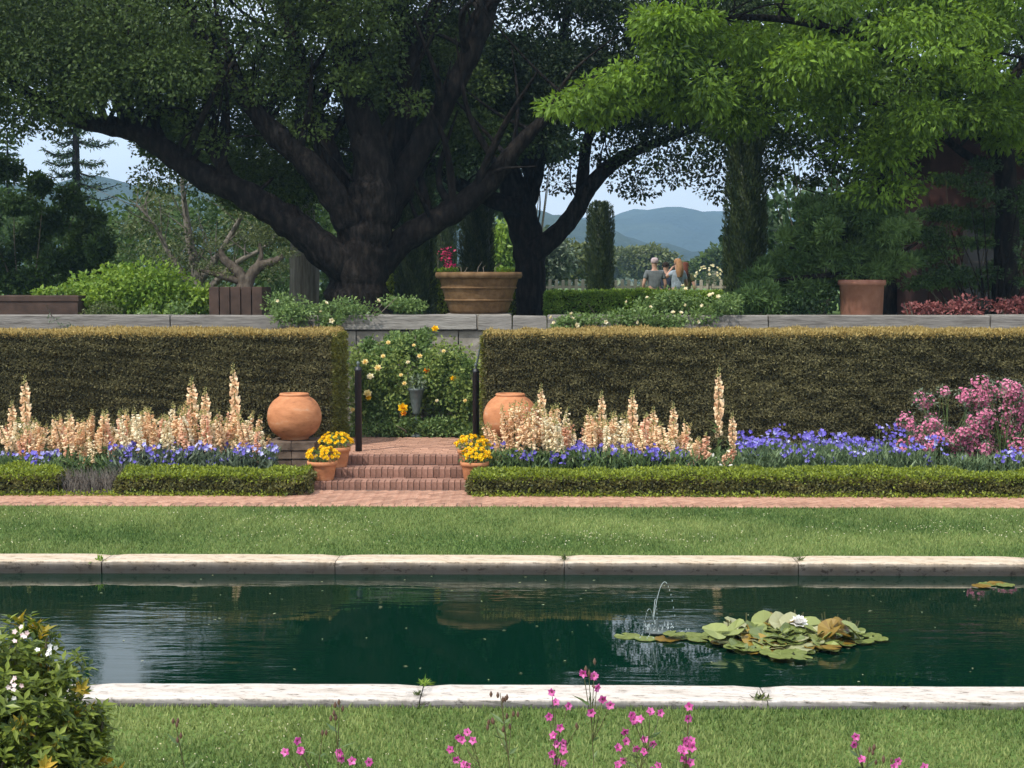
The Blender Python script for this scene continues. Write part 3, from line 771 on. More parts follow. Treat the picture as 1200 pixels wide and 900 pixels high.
D2 = 33.0
oak2 = thing('oak_tree', 'smaller dark oak with a forked trunk behind the big brown terracotta bowl', 'tree', spot(622, 396, D2))
tr = MB(); limbs = []
limbs.append(limb(tr, [(624, 398, 25), (623, 370, 19), (622, 330, 17.5), (620, 292, 19), (610, 250, 19), (600, 215, 16), (588, 190, 13), (565, 160, 10), (535, 120, 7), (515, 70, 4)], D2, 12, 0.08))
limbs.append(limb(tr, [(624, 295, 15), (650, 276, 12), (672, 252, 11), (688, 224, 10), (708, 200, 9), (738, 180, 7), (775, 165, 5), (820, 150, 3)], D2 - 0.2, 10, 0.08))
limbs.append(limb(tr, [(680, 240, 8), (684, 200, 7), (690, 160, 6), (715, 110, 5), (740, 60, 3)], D2, 8, 0.08))
limbs.append(limb(tr, [(612, 245, 14), (626, 205, 11), (634, 165, 9), (640, 110, 7), (660, 40, 5), (670, -30, 3)], D2 + 0.3, 10, 0.08))
limbs.append(limb(tr, [(612, 242, 11), (588, 238, 10), (555, 225, 8.5), (525, 208, 7), (498, 182, 5), (478, 150, 3)], D2 - 0.6, 8, 0.08))
limbs.append(limb(tr, [(625, 215, 9), (610, 160, 7), (600, 110, 5), (590, 40, 4)], D2 + 0.8, 8, 0.08))
for sp in limbs: twigs(tr, sp, 10, 1.2, 0.03, 5, 1.0)
tr.build('trunk', M['bark'], oak2)
cr = MB()
top = [(470, 0), (560, -120), (700, -160), (820, -60), (880, 20)]
low = [(470, 130), (540, 165), (600, 170), (650, 160), (700, 165), (760, 180), (850, 175), (880, 160)]
cen = region(190, 470, 880, top, low, 30.6, 34.6)
clump(cr, cen, np.stack([rng.uniform(0.6, 1.1, len(cen)), rng.uniform(0.6, 1.0, len(cen)), rng.uniform(0.35, 0.65, len(cen))], 1), 560, 0.095, 0.056)
cen = np.array([spot(x, y, d) for x, y, d in ((795, 205, 32), (812, 190, 32), (832, 205, 33), (842, 185, 33), (770, 190, 32), (735, 215, 33), (750, 222, 33), (720, 192, 33), (660, 190, 33), (840, 222, 33), (700, 178, 33), (575, 180, 34), (530, 185, 34), (548, 205, 34), (655, 215, 34))])
clump(cr, cen, (0.48, 0.45, 0.3), 210, 0.09, 0.055)
cr.build('crown', M['oak_leaf_b'], oak2)

D3 = 26.5
mp = thing('leafy_tree', 'bright green leafy tree overhanging the terrace at the top right', 'tree', spot(1178, 405, 29))
tr = MB(); limbs = []
limbs.append(limb(tr, [(1180, 410, 18), (1178, 340, 15), (1180, 250, 13), (1172, 150, 12), (1150, 60, 10), (1110, -40, 8), (1080, -140, 5)], 29, 10, 0.06))
limbs.append(limb(tr, [(1176, 190, 9), (1120, 120, 7), (1040, 60, 5.5, -1), (960, 30, 4.5, -1.5), (860, 20, 3.5, -2), (760, 40, 2, -2.5)], 28.5, 8, 0.06))
limbs.append(limb(tr, [(1176, 160, 8), (1110, 40, 6), (1010, -40, 5, -1), (890, -70, 4, -1.5), (780, -50, 2, -2)], 29, 8, 0.06))
limbs.append(limb(tr, [(1174, 200, 7), (1130, 180, 5), (1080, 140, 4, -1), (1020, 120, 3, -2), (940, 130, 1.5, -2)], 28.5, 8, 0.06))
limbs.append(limb(tr, [(1172, 120, 7), (1210, 60, 5), (1270, 20, 4, -1), (1340, 0, 2, -1)], 28.5, 8, 0.06))
for sp in limbs: twigs(tr, sp, 14, 1.5, 0.03, 5, 0.1, 0.9)
tr.build('trunk', M['bark'], mp)
cr = MB()
top = [(690, 10), (760, -60), (900, -180), (1100, -220), (1330, -160)]
low = [(690, 100), (760, 112), (850, 150), (960, 155), (1060, 170), (1150, 165), (1200, 180), (1380, 190)]
cen = region(310, 738, 1380, top, low, 24.6, 31.5)
cen = np.vstack([cen, [spot(x, y, d) for x, y, d in ((660, 125, 25), (690, 110, 25), (720, 120, 25.2), (735, 95, 25), (700, 130, 25.4), (765, 30, 25), (800, 70, 25), (1040, 185, 26.5), (1048, 210, 26.5), (1030, 228, 26.5), (1010, 175, 26.5), (1060, 170, 26.6),
                                                     (940, 70, 24.7), (980, 60, 24.7), (1050, 30, 24.6), (1100, 25, 24.6), (1090, 60, 24.6), (960, 85, 24.7), (800, 20, 24.7), (1010, 100, 25))]])
pxs = 600 + (cen[:, 0] / cen[:, 1] + 0.0157) * FPX
cen = cen[~((pxs < 860) & (cen[:, 1] > 27.2))]
k = len(cen)
clump(cr, cen, np.stack([rng.uniform(0.35, 0.8, k), rng.uniform(0.35, 0.8, k), rng.uniform(0.18, 0.36, k)], 1), 390, 0.122, 0.055, 0, droop=0.55, up=0.5, out=0.75, tvar=0.55)
cr.build('crown', M['maple_leaf'], mp)


bt = thing('dark_tree', 'tall dark leafy tree rising behind the bright tree at the top right', 'tree', spot(1010, 400, 36))
tr = MB(); lm = limb(tr, [(1040, 400, 12), (1042, 330, 10), (1035, 240, 9), (1040, 150, 7), (1060, 40, 5), (1070, -60, 3)], 36, 8, 0.08); twigs(tr, lm, 26, 2.6, 0.05, 5, 0.4); tr.build('trunk', M['bark'], bt)
cr = MB(); cen = region(170, 830, 1340, [(830, 0), (950, -120), (1150, -160), (1340, -80)], [(830, 130), (900, 165), (1000, 180), (1100, 215), (1340, 240)], 34, 39)
clump(cr, cen, (0.95, 0.85, 0.6), 330, 0.13, 0.07); cr.build('crown', M['evergreen'], bt)


def cypress(px, D, wpx, ytop, label, h=None):
    b = spot(px, 330, D); b[2] = TERR; r = wpx * D / FPX / 2; zt = Z(ytop, D)
    t_ = thing('cypress_tree', label, 'tree', b, 'clipped cypress columns on the terrace')
    MB().tube([(b[0], b[1], TERR - 0.05), (b[0], b[1], zt - 0.4)], (0.1, 0.04), 7, rough=0.05).build('trunk', M['bark'], t_)
    mb = MB(); H = zt - TERR
    n = int(5200 * H * r / 0.4 * 0.5)
    a = rng.uniform(0, 2 * math.pi, n); hh = rng.random(n)
    prof = np.interp(hh, [0, 0.05, 0.5, 0.9, 0.97, 1.0], [0.8, 0.95, 1.0, 0.94, 0.8, 0.35])
    fl = 1 + 0.10 * np.sin(5 * a + 3 * np.sin(hh * 9)) + 0.05 * np.sin(11 * a + hh * 14)
    rr = r * prof * fl * (1 - 0.22 * rng.random(n) ** 1.5)
    P = np.stack([b[0] + np.cos(a) * rr, b[1] + np.sin(a) * rr, TERR + 0.05 + hh * (H - 0.05)], 1)
    o_ = np.stack([np.cos(a), np.sin(a), np.zeros(n)], 1)
    mb.leaves(P, o_ * 0.35 + unit(n) * 0.35 + np.array((0, 0, 0.8)), o_ + unit(n) * 0.5, rng.uniform(0.06, 0.14, n), 0.035, 0, np.clip(0.35 + 0.3 * np.sin(7 * a + hh * 20) + rng.normal(0, 0.25, n), 0, 1))
    mb.lathe([(r * 0.74, TERR + 0.1), (r * 0.8, TERR + H * 0.5), (r * 0.7, TERR + H * 0.93), (0.01, TERR + H * 0.97)], (b[0], b[1], 0), 14, 0, 0.1)
    mb.build('crown', M['cypress'], t_)


cypress(486, 30.5, 46, 195, 'clipped cypress column close to the right of the big oak trunk')
cypress(559, 35.5, 39, 216, 'clipped cypress column rising behind the brown terracotta bowl')
cypress(703, 42, 31, 238, 'clipped flat topped cypress column standing free before the blue hills')
cypress(873, 30, 47, 165, 'clipped cypress column left of the potted dark green pine')
cypress(520, 44, 30, 248, 'far clipped cypress column half hidden between two nearer columns')


def shrub(name, label, cat, base, blobs, n, L, Wd, mat, group=None, blossoms=None, stems=6, droop=0.1, up=0.6, stem_mat=None, part='foliage', shell=2.2, tvar=0.6):
    t_ = thing(name, label, cat, base, group)
    if stems:
        mb = MB()
        for i in range(stems):
            c_ = np.array(blobs[i % len(blobs)][0]) + rng.normal(0, 0.12, 3)
            q = np.array(base) + (c_ - np.array(base)) * 0.5 + rng.normal(0, 0.06, 3)
            sp = smooth_path([(*base, 0.022), (*q, 0.014), (*c_, 0.005)], 4); mb.tube(sp[:, :3], sp[:, 3], 5, cap=False)
        mb.build('stem', stem_mat or M['twig'], t_)
    mb = MB()
    for c_, r_ in blobs:
        vol = r_[0] * r_[1] * r_[2]
        k = max(1, int(10 * (vol ** 0.33) / 0.5))
        sub = np.array(c_) + unit(k) * (rng.random(k) ** 0.5)[:, None] * np.array(r_) * 0.62
        nn = int(n * vol ** 0.66 / k) + 1
        clump(mb, sub, np.array(r_) * 0.5, nn, L, Wd, 0, droop, up, shell, 0.7, tvar)
    mb.build(part, mat, t_)
    if blossoms:
        for (nb_, r_, mts, nm) in blossoms:
            mb = MB()
            for i in range(nb_):
                c_, rr = blobs[rng.integers(0, len(blobs))]
                u = unit(1)[0]; u[2] = abs(u[2]) * 0.9; u[1] = -abs(u[1])
                p = np.array(c_) + u * np.array(rr) * rng.uniform(0.92, 1.08)
                blossom(mb, p, r_ * rng.uniform(0.7, 1.2), u)
            tag(mb.build(nm, mts, t_), kind='stuff')
    return t_


def blossom(mb, p, r, axis, mi=0, rings=((5, 0.9, 0.9), (5, 0.55, 1.3)), tint=None):
    axis = np.asarray(axis, float); axis = axis / np.linalg.norm(axis)
    ref = np.array((0, 0, 1.0)) if abs(axis[2]) < 0.9 else np.array((1.0, 0, 0))
    u = np.cross(axis, ref); u /= np.linalg.norm(u); v = np.cross(axis, u)
    for n, s_, lift in rings:
        a = np.arange(n) * 2 * math.pi / n + rng.uniform(0, 6)
        o_ = np.outer(np.cos(a), u) + np.outer(np.sin(a), v)
        mb.leaves(np.tile(p, (n, 1)), o_ * s_ + axis * lift * 0.6, np.tile(axis, (n, 1)) - o_ * 0.3, r * 1.15, r * 1.05, mi, tint if tint is None else np.full(n, tint), 0.12)


def E(px, py, D, rx, ry, rz):
    return (spot(px, py, D), (rx, ry, rz))


G = lambda px, D, z=TERR: (X(px, D), D, z)
# left part of the terrace
shrub('evergreen_tree', 'dense dark evergreen tree at the left edge of the terrace', 'tree', G(30, 33),
      [E(px_, py_, 33 + rng.normal(0, 0.5), rng.uniform(0.35, 0.75), 0.6, rng.uniform(0.25, 0.5)) for px_, py_ in ((-40, 210), (5, 195), (45, 215), (80, 235), (105, 262), (20, 240), (60, 262), (95, 290), (-20, 260), (30, 285), (70, 305), (110, 312), (0, 305), (40, 325), (90, 330), (-40, 300), (-70, 250), (-60, 330), (10, 335), (118, 285))], 5200, 0.11, 0.06, M['evergreen'], part='crown', stems=5)
shrub('mounded_shrub', 'bright lime green mounded shrub in the sun behind the wall at left', 'shrub', G(165, 27),
      [E(165, 345, 27, 1.0, 0.8, 0.72), E(205, 350, 27, 0.75, 0.7, 0.45), E(110, 345, 26.8, 0.62, 0.6, 0.45), E(140, 335, 27, 0.6, 0.5, 0.45), E(230, 355, 27, 0.4, 0.4, 0.3)], 5600, 0.085, 0.055, M['lime_leaf'])
shrub('mounded_shrub', 'low pale green shrub spilling over the brown trough at left', 'shrub', G(75, 26.4),
      [E(85, 338, 26.4, 0.45, 0.35, 0.12), E(50, 342, 26.4, 0.3, 0.3, 0.1)], 4200, 0.07, 0.045, M['lime_leaf'], stems=3)
shrub('moss_mound', 'small round olive mound behind the timber beam at left', 'shrub', G(122, 25.8),
      [E(120, 366, 25.8, 0.42, 0.35, 0.2)], 9000, 0.035, 0.02, M['olive_leaf'], stems=0)
shrub('loose_shrub', 'low leafy shrub in front of the lime mound, right of the olive mound', 'shrub', G(190, 25.8),
      [E(170, 366, 25.8, 0.35, 0.3, 0.15), E(205, 362, 25.8, 0.4, 0.3, 0.2)], 2600, 0.06, 0.04, M['rose_leaf'], stems=3)
tw = thing('grey_tree', 'loose olive grey tree with bare pale twigs behind the lime shrub', 'tree', G(235, 38))
mb = MB(); limbs = []
for q in ([(235, 390, 8), (232, 330, 7), (222, 280, 5), (215, 230, 3), (212, 190, 1.5)], [(234, 330, 5), (262, 290, 4), (285, 250, 2.5), (300, 225, 1.2)], [(233, 345, 5), (200, 300, 3.5), (180, 262, 2), (160, 240, 1)],
          [(234, 350, 5), (275, 310, 4), (310, 290, 2.5), (335, 262, 1.2)]):
    limbs.append(limb(mb, q, 38, 6, 0.05))
for sp in limbs: twigs(mb, sp, 16, 1.3, 0.02, 4, 0.3, 0.8, 0.2)
mb.build('trunk', M['grey_bark'], tw)
mb = MB(); cen = region(34, 150, 345, [(150, 215), (220, 180), (345, 200)], [(150, 320), (345, 325)], 37, 40)
clump(mb, cen, (0.6, 0.5, 0.28), 230, 0.1, 0.045); mb.build('crown', M['olive_leaf'], tw)
cn = thing('conifer_tree', 'tall sparse conifer with tiered bare branches far behind at left', 'tree', G(92, 62))
mb = MB(); fo = MB(); c_ = np.array(G(92, 62))
sp = smooth_path([(c_[0], 62, TERR, 0.22), (c_[0], 62, 8, 0.14), (c_[0] + 0.05, 62, 14, 0.04)], 8); mb.tube(sp[:, :3], sp[:, 3], 8)
for z in np.arange(4.2, 13.6, 0.42):
    for j in range(6):
        a = rng.uniform(0, 6.28); l = np.interp(z, [4, 6, 13.6], [1.9, 1.9, 0.5]) * rng.uniform(0.6, 1.1)
        e = np.array((math.cos(a) * l, math.sin(a) * l, -0.12 * l)); p0 = np.array((c_[0], 62, z)); pm = p0 + e * 0.55 + np.array((0, 0, -0.10 * l)); p1 = p0 + e + np.array((0, 0, 0.10 * l))
        mb.tube([p0, pm, p1], (0.045, 0.03, 0.01), 4, cap=False)
        tt = rng.random(60)[:, None]; P = p0 + (pm - p0) * np.minimum(tt * 2, 1) + (p1 - pm) * np.maximum(tt * 2 - 1, 0) + rng.normal(0, 0.05, (60, 3))
        fo.leaves(P, unit(60) + e / l, unit(60) + np.array((0, 0, 0.8)), 0.2, 0.055)
mb.build('trunk', M['bark'], cn); fo.build('crown', M['dark_leaf'], cn)
cn2 = thing('conifer_tree', 'small pointed conifer tip at the far left edge behind the evergreen', 'tree', G(12, 66))
mb = MB(); fo = MB(); c_ = np.array(G(12, 66)); mb.tube([(c_[0], 66, TERR), (c_[0], 66, Z(150, 66))], (0.25, 0.02), 6)
for z in np.arange(3.5, Z(152, 66), 0.25):
    l = np.interp(z, [3.5, Z(150, 66)], [1.6, 0.1]); n = 60
    a = rng.uniform(0, 6.28, n); rr = l * rng.random(n) ** 0.6
    P = np.stack([c_[0] + np.cos(a) * rr, 66 + np.sin(a) * rr, z - rr * 0.2], 1)
    fo.leaves(P, np.stack([np.cos(a), np.sin(a), np.full(n, -0.2)], 1) + unit(n) * 0.4, unit(n) + np.array((0, 0, 1)), 0.3, 0.09)
mb.build('trunk', M['bark'], cn2); fo.build('crown', M['dark_leaf'], cn2)
st = thing('bare_trunk', 'pale grey furrowed tree trunk beside the big oak, right of the bonsai', 'tree', G(356, 35))
mb = MB(); limb(mb, [(356, 400, 20), (356, 360, 18), (357, 310, 17), (355, 265, 15), (352, 215, 13), (350, 150, 11)], 35, 14, 0.06); mb.build('trunk', M['grey_bark'], st)
mb = MB(); clump(mb, region(26, 300, 410, [(300, 140), (410, 120)], [(300, 235), (410, 230)], 34, 37), (0.6, 0.5, 0.35), 220, 0.1, 0.05); mb.build('crown', M['dark_leaf'], st)

# trough and planters
t = thing('garden_trough', 'long dark brown trough at the left edge behind the timber beam', 'planter', G(45, 26.2))
x0, x1 = X(0, 26.2), X(96, 26.2); zt = Z(346, 26.2)
mb = MB(); yc = 26.2
mb.box(((x0 + x1) / 2, yc - 0.25, (TERR + zt) / 2), (x1 - x0, 0.05, zt - TERR), 0, 0.01); mb.box(((x0 + x1) / 2, yc + 0.25, (TERR + zt) / 2), (x1 - x0, 0.05, zt - TERR), 0, 0.01)
for xx in (x0 + 0.025, x1 - 0.025): mb.box((xx, yc, (TERR + zt) / 2 - 0.003), (0.046, 0.446, zt - TERR - 0.006), 0, 0.01)
mb.build('trough_wall', M['dark_terracotta'], t)
mb = MB(); mb.box(((x0 + x1) / 2, yc - 0.275, zt - 0.05), (x1 - x0 + 0.04, 0.04, 0.09), 0, 0.012); mb.build('rim', M['dark_terracotta'], t)
MB().box(((x0 + x1) / 2, yc, zt - 0.08), (x1 - x0 - 0.1, 0.44, 0.04)).build('soil', M['soil'], t)

t = thing('bonsai_planter', 'square brown slatted planter holding a twisted grey bonsai trunk', 'planter', G(281, 26.6))
D = 26.6; x0, x1 = X(251, D), X(313, D); zt = Z(336, D); cx = (x0 + x1) / 2; hw = (x1 - x0) / 2
for i in range(5):
    MB().box((x0 + (i + 0.5) * (x1 - x0) / 5, D - hw, (TERR + zt) / 2), ((x1 - x0) / 5 - 0.02, 0.05, zt - TERR), 0, 0.01).build('slat', M['dark_terracotta'], t)
mb = MB()
mb.box((x0 + 0.03, D, (TERR + zt) / 2), (0.05, 2 * hw - 0.06, zt - TERR - 0.01)); mb.box((x1 - 0.03, D, (TERR + zt) / 2), (0.05, 2 * hw - 0.06, zt - TERR - 0.01)); mb.box((cx, D + hw - 0.03, (TERR + zt) / 2), (2 * hw - 0.12, 0.05, zt - TERR - 0.012))
mb.build('planter_side', M['dark_terracotta'], t)
MB().box((cx, D, zt - 0.06), (2 * hw - 0.14, 2 * hw - 0.14, 0.04)).build('soil', M['soil'], t)
mb = MB()
for q in ([(286, 342, 9), (284, 326, 7), (274, 314, 6), (262, 303, 4.5), (258, 292, 3)], [(288, 342, 9), (292, 326, 7), (303, 312, 6), (322, 306, 4.5), (332, 300, 3)], [(285, 330, 5), (268, 326, 4), (248, 320, 3), (232, 316, 1.5)], [(300, 314, 4), (306, 300, 3), (304, 285, 1.5)]):
    limb(mb, q, D, 8, 0.12)
mb.build('bonsai_trunk', M['bonsai_bark'], t)
mb = MB(); clump(mb, [spot(x, y, D) for x, y in ((255, 288), (335, 296), (304, 280), (240, 312), (262, 318), (325, 312))], (0.24, 0.2, 0.09), 220, 0.05, 0.02); mb.build('foliage', M['olive_leaf'], t)

# big bowl planter on its pedestal
t = thing('terracotta_bowl', 'huge old brown terracotta bowl planter standing above the beam at the top of the steps', 'planter', G(561, 26.0))
D = 26.0; c_ = (X(561, D), D, 0); zr = Z(319, D); zb = Z(367, D); rr = 50 * D / FPX
MB().box((c_[0], D, (TERR + zb) / 2), (1.1, 1.1, zb - TERR - 0.01), 0, 0.02).build('pedestal', M['stone'], t)
mb = MB(); H = zr - zb
mb.lathe([(0.0, zb), (rr * 0.66, zb), (rr * 0.70, zb + 0.05), (rr * 0.77, zb + H * 0.3), (rr * 0.86, zb + H * 0.62), (rr * 0.93, zb + H * 0.86), (rr * 0.955, zb + H * 0.9)], c_, 40, wob=0.004); mb.build('bowl', M['old_terracotta'], t)
mb = MB(); mb.lathe([(rr * 0.95, zr - 0.11), (rr * 1.0, zr - 0.10), (rr * 1.02, zr - 0.05), (rr * 1.0, zr), (rr * 0.9, zr), (rr * 0.88, zr - 0.14)], c_, 40, wob=0.004); mb.build('rim', M['old_terracotta'], t)
mb = MB()
for zf in (0.32, 0.62):
    r0 = rr * np.interp(zf, [0.3, 0.62], [0.775, 0.865]); z_ = zb + H * zf
    mb.lathe([(r0, z_ - 0.02), (r0 + 0.022, z_ - 0.008), (r0 + 0.022, z_ + 0.008), (r0 + 0.004, z_ + 0.022)], c_, 40)
mb.build('moulded_band', M['old_terracotta'], t)
MB().lathe([(0.0, zr - 0.09), (rr * 0.9, zr - 0.12)], c_, 24).build('soil', M['soil'], t)
mb = MB()
for i in range(5):
    a = rng.uniform(0, 6.28); p = np.array(c_) + (math.cos(a) * 0.3, math.sin(a) * 0.3, zr - 0.1); mb.tube([p, p + (rng.normal(0, 0.05), 0, 0.18), p + (rng.normal(0, 0.12), 0, rng.uniform(0.15, 0.3))], (0.008, 0.006, 0.002), 4)
mb.build('dry_stem', M['twig'], t)

# right part of the terrace
D = 27.0
t = thing('potted_pine', 'broad dark green pine shrub growing in a brick red pot at right', 'potted plant', G(1010, D))
c_ = (X(1010, D), D, 0); zr = Z(328, D); rp = 26 * D / FPX
MB().lathe([(0.0, TERR), (rp * 0.8, TERR), (rp * 0.9, TERR + 0.3), (rp * 0.98, zr - 0.1), (rp * 1.06, zr - 0.09), (rp * 1.06, zr), (rp * 0.92, zr), (rp * 0.9, zr - 0.1)], c_, 32).build('pot', M['brick_pot'], t)
MB().lathe([(0, zr - 0.05), (rp * 0.92, zr - 0.07)], c_, 20).build('soil', M['soil'], t)
mb = MB()
for q in ([(1010, 332, 6), (1005, 305, 5), (990, 280, 3), (985, 255, 1.5)], [(1009, 325, 4), (960, 300, 3), (925, 290, 1.5)], [(1012, 322, 4), (1050, 300, 3), (1075, 285, 1.5)], [(1005, 320, 4), (940, 325, 3), (895, 330, 1.5)]):
    limb(mb, q, D, 6, 0.08)
mb.build('trunk', M['bark'], t)
mb = MB()
for (x, y, rx, rz) in ((985, 262, 0.75, 0.3), (950, 285, 0.65, 0.3), (1020, 285, 0.75, 0.32), (985, 300, 0.8, 0.26), (930, 310, 0.6, 0.25), (1045, 305, 0.5, 0.22), (900, 330, 0.5, 0.26), (945, 335, 0.5, 0.2), (885, 350, 0.4, 0.25), (1015, 318, 0.55, 0.16), (965, 245, 0.45, 0.22), (1010, 245, 0.5, 0.22), (1040, 265, 0.5, 0.25)):
    k = 16; cen = spot(x, y, D + rng.uniform(-0.5, 0.5)) + unit(k) * np.array((rx, 0.55, rz)) * 0.75
    clump(mb, cen, (0.2, 0.2, 0.12), 240, 0.12, 0.024, 0, -0.3, 0.4, tvar=0.4)
mb.build('crown', M['pine_leaf'], t)
shrub('dark_shrub', 'dark shrub below the potted pine at right of the cypress column', 'shrub', G(910, 26.6), [E(915, 362, 26.6, 0.8, 0.5, 0.35), E(955, 358, 26.8, 0.45, 0.4, 0.35)], 3600, 0.08, 0.04, M['dark_leaf'])
shrub('layered_shrub', 'dark layered shrub in deep shade before the brick building', 'shrub', G(1130, 29.5),
      [E(1105, 250, 29.5, 0.8, 0.6, 0.16), E(1130, 285, 29.3, 0.9, 0.6, 0.14), E(1090, 300, 29.3, 0.7, 0.6, 0.14), E(1165, 225, 29.5, 0.8, 0.6, 0.15), E(1180, 310, 29.5, 0.6, 0.5, 0.15), E(1080, 330, 29, 0.5, 0.5, 0.2), E(1110, 210, 29.5, 0.6, 0.5, 0.14), E(1150, 260, 30, 0.8, 0.6, 0.22), E(1180, 270, 30, 0.7, 0.6, 0.25), E(1120, 325, 29.5, 0.7, 0.5, 0.22), E(1170, 335, 29.5, 0.7, 0.5, 0.2), E(1080, 275, 30, 0.6, 0.6, 0.2), E(1210, 240, 30, 0.8, 0.6, 0.4)], 6500, 0.075, 0.04, M['pine_leaf'], stems=14)
shrub('slender_tree', 'slender tree with thin slanting stems between cypress and potted pine', 'tree', G(960, 31),
      [E(935, 165, 31, 0.9, 0.7, 0.45), E(975, 190, 31, 0.7, 0.6, 0.45), E(905, 200, 31, 0.5, 0.5, 0.4), E(1000, 160, 31, 0.8, 0.7, 0.5), E(950, 215, 31, 0.5, 0.5, 0.2), E(1010, 215, 31, 0.6, 0.5, 0.5)], 2400, 0.09, 0.045, M['oak_leaf'], stems=14, part='crown')
shrub('dark_shrub', 'tall dark open shrub hiding the trunk and brick wall at the right edge', 'shrub', G(1165, 28.0), [E(rng.uniform(1085, 1225), rng.uniform(175, 335), 28.0 + rng.normal(0, 0.3), 0.42, 0.35, 0.2) for _ in range(30)], 1500, 0.08, 0.04, M['dark_leaf'], stems=16, stem_mat=M['bark'])
for i, (px, rx, lab) in enumerate(((1075, 0.5, 'dusky red leafed plant just right of the brick red pot'), (1125, 0.45, 'dusky red leafed plant, middle of the row behind the beam at right'), (1180, 0.6, 'dusky red leafed plant at the right edge behind the beam'))):
    shrub('red_leaf_plant', lab, 'plant', G(px, 26.2), [E(px, 362, 26.2, rx, 0.35, 0.22)], 3600, 0.07, 0.045, M['red_leaf'], 'dusky red plants along the wall at right', stems=3)

# brick building deep in shade at the right
D = 33.0
t = thing('brick_building', 'dark red brick building in deep shade at the right edge', 'building', G(1160, D))
bx0 = X(1088, D)
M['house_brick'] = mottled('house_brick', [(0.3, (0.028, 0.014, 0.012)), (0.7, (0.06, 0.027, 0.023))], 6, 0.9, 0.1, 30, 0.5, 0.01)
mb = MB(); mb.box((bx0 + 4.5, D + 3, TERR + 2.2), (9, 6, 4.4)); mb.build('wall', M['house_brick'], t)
roof = MB(); roof.add([(bx0 - 0.5, D - 0.5, TERR + 4.35), (bx0 + 9.5, D - 0.5, TERR + 4.35), (bx0 + 9.5, D + 3, TERR + 5.2), (bx0 - 0.5, D + 3, TERR + 5.2), (bx0 - 0.5, D + 6.5, TERR + 4.35), (bx0 + 9.5, D + 6.5, TERR + 4.35),
                       (bx0 - 0.5, D - 0.5, TERR + 4.25), (bx0 + 9.5, D - 0.5, TERR + 4.25), (bx0 + 9.5, D + 3, TERR + 5.05), (bx0 - 0.5, D + 3, TERR + 5.05)],
                      [(0, 1, 2, 3), (3, 2, 5, 4), (6, 9, 8, 7), (0, 6, 7, 1), (0, 3, 9, 6), (1, 7, 8, 2)])
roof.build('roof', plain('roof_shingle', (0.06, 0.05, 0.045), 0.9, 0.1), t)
M['glass'] = plain('window_glass', (0.010, 0.011, 0.012), 0.2, 0.25, 0.1)
M['frame'] = plain('window_frame', (0.035, 0.03, 0.028), 0.6, 0.3)
for wx in (bx0 + 1.3, bx0 + 3.6):
    fr = MB()
    for (dx, dz, w_, h_) in ((-0.55, 0, 0.08, 1.9), (0.55, 0, 0.08, 1.9), (0, 0.92, 1.02, 0.08), (0, -0.92, 1.02, 0.08), (0, 0, 1.02, 0.05)):
        fr.box((wx + dx, D - 0.03, TERR + 1.6 + dz), (w_, 0.1, h_))
    f_ = fr.build('window', M['frame'], t)
    MB().box((wx, D - 0.012, TERR + 1.6), (1.02, 0.03, 1.76)).build('pane', M['glass'], f_)

# bright hedge, fence and field beyond
t = thing('box_hedge', 'bright green clipped hedge on the terrace in front of the walking people', 'hedge', (2.4, 31, TERR))
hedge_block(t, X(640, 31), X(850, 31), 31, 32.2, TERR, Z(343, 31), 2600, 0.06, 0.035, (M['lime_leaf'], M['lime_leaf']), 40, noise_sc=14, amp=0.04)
t = thing('box_hedge', 'clipped green hedge glimpsed behind the bowl and oak trunks', 'hedge', (-2.5, 36, TERR))
hedge_block(t, X(455, 37), X(620, 37), 37, 38, TERR, Z(318, 37), 1200, 0.09, 0.05, (M['box_leaf'], M['lime_leaf']), 41, noise_sc=14, amp=0.04)
fz = 54.0
t = thing('picket_fence', 'weathered wooden picket fence at the far side of the terrace', 'fence', (X(740, fz), fz, TERR))
pk = MB().box((0, 0, 0), (0.11, 0.03, 1.2), 0, 0.02).mesh('picket', M['fence'], np.zeros(3))
ps = MB().box((0, 0, 0), (0.14, 0.14, 1.55), 0, 0.02).mesh('fence_post', M['fence'], np.zeros(3))
xa, xb = X(560, fz), X(905, fz)
for i, x in enumerate(np.arange(xa, xb, 0.23)):
    me, zz, dy = (ps, 0.78, 0.07) if i % 9 == 0 else (pk, 0.66 + rng.normal(0, 0.015), -0.03)
    o = bpy.data.objects.new(me.name.split('.')[0], me); C.objects.link(o); o.parent = t; o.location = (x - WLOC[t.name][0], dy, zz)
for zz in (0.35, 1.0):
    MB().box(((xa + xb) / 2, fz, TERR + zz), (xb - xa, 0.03, 0.09)).build('rail', M['fence'], t)
shrub('flowering_shrub', 'small white flowering shrub near the fence right of the people', 'shrub', G(832, 46), [E(832, 326, 46, 0.42, 0.35, 0.4)], 2600, 0.06, 0.035, M['grey_leaf'], blossoms=[(34, 0.05, M['cream'], 'blossoms')], stems=4)
shrub('flowering_shrub', 'crimson flowering shrub glimpsed left of the brown bowl', 'shrub', G(522, 40), [E(521, 296, 40, 0.26, 0.3, 0.32), E(528, 312, 40, 0.34, 0.3, 0.2)], 700, 0.07, 0.05, M['crimson'], stems=4)
